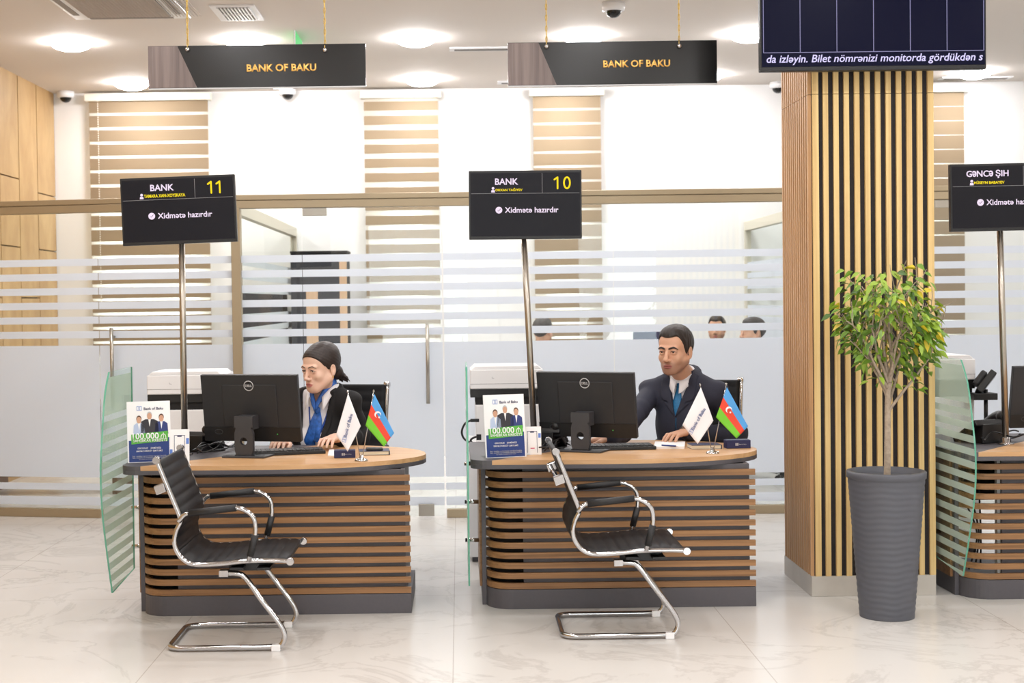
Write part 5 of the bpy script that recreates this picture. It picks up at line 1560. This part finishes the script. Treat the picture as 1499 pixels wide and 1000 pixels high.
if PEOPLE:
    # the man
    RSm, LSm = at(954, 575, Y=8.14), at(1047, 577, Y=7.94)
    pelm = np.array(((RSm.x+LSm.x)/2+.03, 8.14, .63))
    Ltip = at(957, 649, Z=.772); Lw = at(1004, 638, Y=7.80); Lw.z += .018
    Rw = at(893, 646, Y=7.62); Rw.z = .80; Rt = at(860, 648, Z=.775)
    person('man in a navy suit and teal tie typing at the middle desk',
           at(988, 513, Y=7.93), at(1000, 545, Y=8.04), RSm, LSm, pelm, feet(pelm, (-.35, -1, 0)), R(-33), R(4),
           ((at(912, 634, Y=7.74), Rw, Rt), (at(1081, 636, Y=8.05), Lw, Ltip)), False, 1.12, look=(-.15, -.08))
    # the woman
    RSw, LSw = at(431, 590, Y=8.10), at(511, 592, Y=7.96)
    pelw = np.array(((RSw.x+LSw.x)/2+.03, 8.14, .63))
    Lt = at(452, 660, Z=.785); Lw = at(490, 650, Y=7.70); Lw.z = .812
    Rw = at(416, 655, Y=7.66); Rw.z = .80; Rt = at(386, 662, Z=.785)
    person('woman in a black blazer and blue scarf typing at the left desk',
           at(469, 538.5, Y=7.92), at(474, 566, Y=8.01), RSw, LSw, pelw, feet(pelw, (-.35, -1, 0)), R(-40), R(9),
           ((at(410, 652, Y=7.88), Rw, Rt), (at(528, 640, Y=8.02), Lw, Lt)), True, 1.09, look=(-.1, -.3))
    # three people in the back offices, only their heads above the frosted film
    for px, py, YP, yaw, lb in ((1049, 463, 13.3, -20, 'dark haired person behind the frosted glass, forehead between the stripes right of the man'),
                            (1101, 466, 12.0, -70, 'dark haired person behind the frosted glass, next to the slatted column'),
                            (795, 466, 12.7, 150, 'dark haired person behind the frosted glass, beside the pole of display 10')):
        top = at(px, py, Y=YP); hc_ = np.array((top.x, YP, top.z-.118))
        yw = R(yaw); f = np.array((math.sin(yw), -math.cos(yw), 0)) if True else None
        uu = np.array((math.cos(yw), math.sin(yw), 0)) if math.cos(yw) > 0 else np.array((-math.cos(yw), -math.sin(yw), 0))
        nb = hc_ + np.array((0, .02, -.165)); ms = nb - np.array((0, 0, .03)); pl_ = np.array((hc_[0], YP+.05, .64))
        sh_ = [ms-uu*.19-np.array((0, 0, .02)), ms+uu*.19-np.array((0, 0, .02))]
        fw_ = np.array((uu[1], -uu[0], 0))
        ar = [(s_ + fw_*.12 - np.array((0, 0, .26)), s_ + fw_*.34 - np.array((0, 0, .32)), s_ + fw_*.5 - np.array((0, 0, .34))) for s_ in sh_]
        person(lb, hc_, nb, sh_[0], sh_[1], pl_, feet(pl_, fw_), yw, 0, ar, False, 1.0, .008, full=False, coat='dark')
# ------------------------------------------------------------------ office chairs
def office_chair(label, loc, rz):
    t = thing('office_chair', label, 'office chair', loc, R(rz), 'black ribbed office chairs')
    # faces local -y
    def back():
        g = MB(); vs = []; N = 60; xs = [-.225, -.2, 0, .2, .225]
        for s in (1, -1):
            for k in range(N+1):
                z = .50+.56*k/N; y = .20+.10*(k/N)+.03*math.sin(PI*k/N); b = .006*abs(math.sin(PI*(z % .06)/.06))**.5
                for x in xs: vs.append((x, y - s*(.010+(b if abs(x) < .21 else 0)), z))
        m = len(xs); fs = []; K = (N+1)*m
        for k in range(N):
            for q in range(m-1):
                A = k*m+q; fs.append((A, A+1, A+m+1, A+m)); B = K+A; fs.append((B, B+m, B+m+1, B+1))
            for q, fl_ in ((0, 0), (m-1, 1)):
                A = k*m+q; fs.append((A, A+m, K+A+m, K+A) if not fl_ else (A, K+A, K+A+m, A+m))
        for q in range(m-1): fs.append((q, K+q, K+q+1, q+1)); A = N*m+q; fs.append((A, A+1, K+A+1, K+A))
        g.add(vs, fs, 0, True); g.build('backrest', M['leather'], t)
    back()
    g = MB().box(-.225, .225, -.24, .21, .445, .485)
    for k in range(8): g.box(-.222, .222, -.235+k*.055, -.188+k*.055, .485, .493)
    g.build('seat', M['leather'], t, bevel=.008)
    for s in (-1, 1):
        P = smooth_path([(s*.235, .305, 1.06), (s*.235, .27, .85), (s*.235, .235, .6), (s*.235, .20, .47), (s*.235, .0, .455), (s*.235, -.24, .465)], 5)
        g = MB().tube(P, .011, 10); g.cyl((s*.215, .305, 1.06), (s*.248, .305, 1.06), .016, 14); g.build('side_rail', M['chrome'], t)
        P = round_path([(s*.25, .235, .70), (s*.25, -.13, .68), (s*.25, -.17, .47)], .06); MB().tube(P, .012, 10).build('armrest', M['rubber'], t)
    MB().cyl((0, 0, .10), (0, 0, .445), .028, 16).build('gas_column', M['chrome'], t)
    MB().box(-.12, .12, -.1, .1, .425, .447).build('mechanism', M['black'], t)
    for k in range(5):
        a = k*2*PI/5+.3; c = (math.cos(a), math.sin(a))
        l = MB().tube([(c[0]*.02, c[1]*.02, .11), (c[0]*.29, c[1]*.29, .075)], [.02, .013], 8).build('base_leg', M['chrome'], t)
        g = MB().cyl((c[0]*.29-c[1]*.02, c[1]*.29+c[0]*.02, .03), (c[0]*.29+c[1]*.02, c[1]*.29-c[0]*.02, .03), .029, 14); g.build('caster', M['black'], l)
    return t
pw = at(533, 565, Y=8.34); pm = at(1070, 566, Y=8.4)
oc = office_chair('black ribbed office chair behind the woman', (pw.x-.17, 8.15, 0), -15)
dup(oc, (pm.x-.27, 8.16, 0), 'black ribbed office chair behind the man', R(-20))
for px, YP, yaw, lb in ((1049, 13.3, -20, 'black office chair under the person right of the man, behind frosted glass'), (1101, 12.0, -70, 'black office chair under the person next to the column, behind frosted glass'), (795, 12.7, 150, 'black office chair under the person by the pole, behind frosted glass')):
    q = at(px, 470, Y=YP); y_ = yaw if abs(yaw) < 90 else yaw-180
    dup(oc, (q.x, YP+.05, 0), lb, R(y_))

# ------------------------------------------------------------------ back offices
q0, q1 = at(925, 520, Y=12.0), at(990, 520, Y=12.0)
t = thing('office_table', 'brown office table behind the frosted glass, carrying the navy monitor', 'table', ((q0.x+q1.x)/2-.08, 12.0, 0))
MB().box(-.36, .36, -.3, .3, .71, .74).build('tabletop', M['tablew'], t, bevel=.002)
for sx in (-1, 1):
    for sy in (-1, 1): MB().box(sx*.32-.025, sx*.32+.025, sy*.26-.025, sy*.26+.025, 0, .71).build('leg', M['tablew'], t)
a, b = at(927, 486, Y=12.0), at(968, 483, Y=12.0)
t2 = thing('computer_monitor', 'navy topped monitor behind the frosted glass, left of the man\'s head', 'monitor', ((a.x+b.x)/2, 12.0, .74), 0, 'desk monitors seen from behind')
w = (b.x-a.x)/2; z = a.z-.74
MB().box(-w, w, -.012, .02, z-.30, z).build('casing', M['navyb'], t2, bevel=.004); MB().box(-.04, .04, .02, .04, .01, z-.1).build('stand', M['casing'], t2); MB().box(-.11, .11, -.08, .10, 0, .012).build('stand_foot', M['casing'], t2)

def wardrobe(label, x0, x1, ytop, Y, name='wardrobe'):
    a, b = at(x0, ytop, Y=Y), at(x1, ytop, Y=Y); w = b.x-a.x; h = a.z; d = .4
    t = thing(name, label, 'cabinet', (a.x, Y, 0))
    MB().box(0, w, .02, d, 0, h).build('body', M['dark'], t)
    return t, w, float(h)
t, w, h = wardrobe('tall smoked glass cabinet with light birch edges in the back office', 425, 507, 371, 13.6)
for x0, x1 in ((w*.27, w*.48), (w*.87, w)): MB().box(x0, x1, 0, .02, 0, h-.33).build('birch_edge', M['cabwood'], t)
MB().box(w*.87, w, 0, .02, h-.33, h-.08).build('birch_edge', M['cabwood'], t)
MB().box(0, w*.27, .0, .02, 0, h-.33).build('cabinet_door', M['darkcab'], t); MB().box(w*.48, w*.87, 0, .02, 0, h-.33).build('cabinet_door', M['darkcab'], t)
MB().box(0, w*.87, 0, .02, h-.33, h-.02).build('upper_door', M['darkcab'], t)
MB().box(-.005, w+.01, 0, .4, h, h+.02).build('cornice', M['dark'], t)
t, w, h = wardrobe('low dark cabinet behind the glass right of the champagne post', 352, 413, 427, 13.6, 'dark_cabinet')
MB().box(0, w/2-.002, .0, .02, .05, h).build('cabinet_door', M['darkcab'], t); MB().box(w/2+.002, w, 0, .02, .05, h).build('cabinet_door', M['darkcab'], t)
q0 = at(-60, 692, Y=11.6)
t = thing('office_table', 'dark brown office table behind the left frosted glass, near the floor stripes', 'table', (-3.55, 11.9, 0))
MB().box(-.38, .75, -.3, .3, .70, .74).build('tabletop', M['tablew'], t, bevel=.002); MB().box(-.36, .73, -.02, .0, .12, .70).build('modesty_panel', M['tablew'], t)
for sx in (-.36, .71): MB().box(sx-.02, sx+.02, -.28, .28, 0, .70).build('leg', M['tablew'], t)

# ------------------------------------------------------------------ potted ficus
pb = at(1296, 904, Z=0); PX0, PY0 = 2.045, 6.83
t = thing('potted_tree', 'small leafy ficus tree in a tall grey ribbed pot before the slatted column', 'potted plant', (PX0, PY0, 0))
zr = .70; prof = []
N = 120
for i in range(N+1):
    f = i/N; prof.append((.128 + .052*f, .675*f))
def wave(r, z, a): return r + (.0011*math.sin(z*215 + .9*math.sin(a*3+z*6) + .6*math.sin(a*7)) if .02 < z < .66 else 0)
g = MB().lathe([(.120, 0)] + prof, 96, fn=lambda r, z, a: wave(r, z, a)); g.build('pot', M['pot'], t)
MB().lathe([(.178, .668), (.186, .672), (.187, .70), (.182, .704), (.166, .704), (.163, .66), (.160, .60)], 72).build('rim', M['pot'], t)
MB().lathe([(.0001, .668), (.08, .672), (.1645, .664)], 48).build('soil', M['soil'], t)
rnd = random.Random(11)
tc = at(1302, 560, Y=PY0) - Vector((PX0, PY0, 0)); cc = at(1294, 480, Y=PY0) - Vector((PX0, PY0, 0))
trunk = smooth_path([(.005, 0, .66), (.008, .0, .85), (.012, .004, 1.05), (tc.x, 0, tc.z)], 6)
g = MB().tube(trunk, [.0165 - .004*i/(len(trunk)-1) for i in range(len(trunk))], 12)
tips = []
def branch(p, d, L_, r, depth):
    pts = [p]; q = Vector(p); dd = Vector(d)
    for i in range(5):
        dd = (dd + Vector((rnd.uniform(-.18, .18), rnd.uniform(-.18, .18), rnd.uniform(-.06, .12)))).normalized(); q = q + dd*L_/5; pts.append(q.copy())
    g.tube(smooth_path(pts, 2), [r*(1-.55*i/10) for i in range(11)], 6)
    for i in range(2, 6): tips.append((pts[i], dd.copy(), depth))
    if depth < 3:
        for k in range(3 if depth < 2 else 2):
            i = rnd.choice((2, 3, 4, 5)); a = rnd.uniform(0, 2*PI)
            nd = (dd + Vector((math.cos(a), math.sin(a), rnd.uniform(-.1, .5)))*.85).normalized(); branch(pts[i], nd, L_*.62, r*.55, depth+1)
for k in range(9):
    a = k*2*PI/9 + rnd.uniform(-.2, .2); z = tc.z - .14 + .022*k
    branch(Vector((.012+.0*k, 0, z)), Vector((math.cos(a)*.52, math.sin(a)*.52, .9)).normalized(), rnd.uniform(.28, .36), .0085, 1)
branch(Vector((tc.x, 0, tc.z)), Vector((0, 0, 1)), .37, .011, 1); branch(Vector((tc.x, 0, tc.z)), Vector((.2, 0, 1)), .33, .010, 1); branch(Vector((tc.x, 0, tc.z)), Vector((-.3, .1, 1)), .36, .010, 1)
g.build('trunk', M['bark'], t)
lf = MB()
def leaf(p, d, L_, mi):
    d = Vector(d).normalized(); s = d.cross(Vector((0, 0, 1)))
    if s.length < .1: s = Vector((1, 0, 0))
    s.normalize(); roll = rnd.uniform(-1.2, 1.2); n = s.cross(d); s2 = s*math.cos(roll) + n*math.sin(roll); n2 = s2.cross(d)
    w = L_*.24; dr = Vector((0, 0, -1))
    prof = ((0, .0, 0), (.18, .55, .0), (.42, 1.0, .02), (.68, .74, .08), (.88, .28, .18), (1.0, .0, .26))
    vs = []
    for f, ww, drop in prof:
        c = p + d*L_*f + dr*L_*drop
        vs += [c - s2*w*ww + n2*w*.35*ww, c, c + s2*w*ww + n2*w*.35*ww]
    fs = []
    for i in range(5):
        for q in (0, 1): A = i*3+q; fs.append((A, A+1, A+4, A+3))
    lf.add(vs, fs, mi, True)
nl = 0
RX, RZ0, RZ1 = .252, at(1300, 592, Y=PY0).z, at(1300, 380, Y=PY0).z
while nl < 960:
    p, d, dep = rnd.choice(tips) if rnd.random() < .82 else rnd.choice(tips[:40]); p = p + Vector((rnd.gauss(0, .035), rnd.gauss(0, .035), rnd.gauss(0, .03)))
    hr = math.hypot(p.x-cc.x, p.y); f = (p.z-RZ0)/(RZ1-RZ0)
    if hr > RX*(.80+.2*math.sin(PI*min(1, max(0, f)))) or p.z > RZ1-.02 or p.z < RZ0+.06: continue
    if hr < .09 and rnd.random() < .55: continue
    o = Vector((p.x-cc.x, p.y, .0)); o = o.normalized() if o.length > .01 else Vector((1, 0, 0))
    dd = (o*.8 + Vector((rnd.uniform(-.7, .7), rnd.uniform(-.7, .7), rnd.uniform(-.9, .25))))
    c = rnd.random(); up_ = f > .55
    leaf(p, dd, rnd.uniform(.038, .064), 3 if c < .06 else (1 if c < (.58 if up_ else .28) else (0 if c < .85 else 2))); nl += 1
lf.build('foliage', [M['leafa'], M['leafb'], M['leafc'], M['leafd']], t)

# ------------------------------------------------------------------ sky and render settings
w = bpy.data.worlds.new('world'); SC.world = w; w.use_nodes = True
bg = w.node_tree.nodes['Background']; bg.inputs['Color'].default_value = (.93, .97, 1.0, 1); bg.inputs['Strength'].default_value = SKY
SC.view_settings.view_transform = 'Standard'; SC.view_settings.look = 'None'; SC.view_settings.gamma = 1.0
SC.view_settings.use_curve_mapping = False; SC.view_settings.exposure = EXPO
SC.cycles.max_bounces = 10; SC.cycles.diffuse_bounces = 5; SC.cycles.glossy_bounces = 4; SC.cycles.transmission_bounces = 6; SC.cycles.transparent_max_bounces = 24
SC.cycles.use_denoising = True; SC.cycles.sample_clamp_indirect = 6.0; SC.cycles.caustics_reflective = False; SC.cycles.caustics_refractive = False
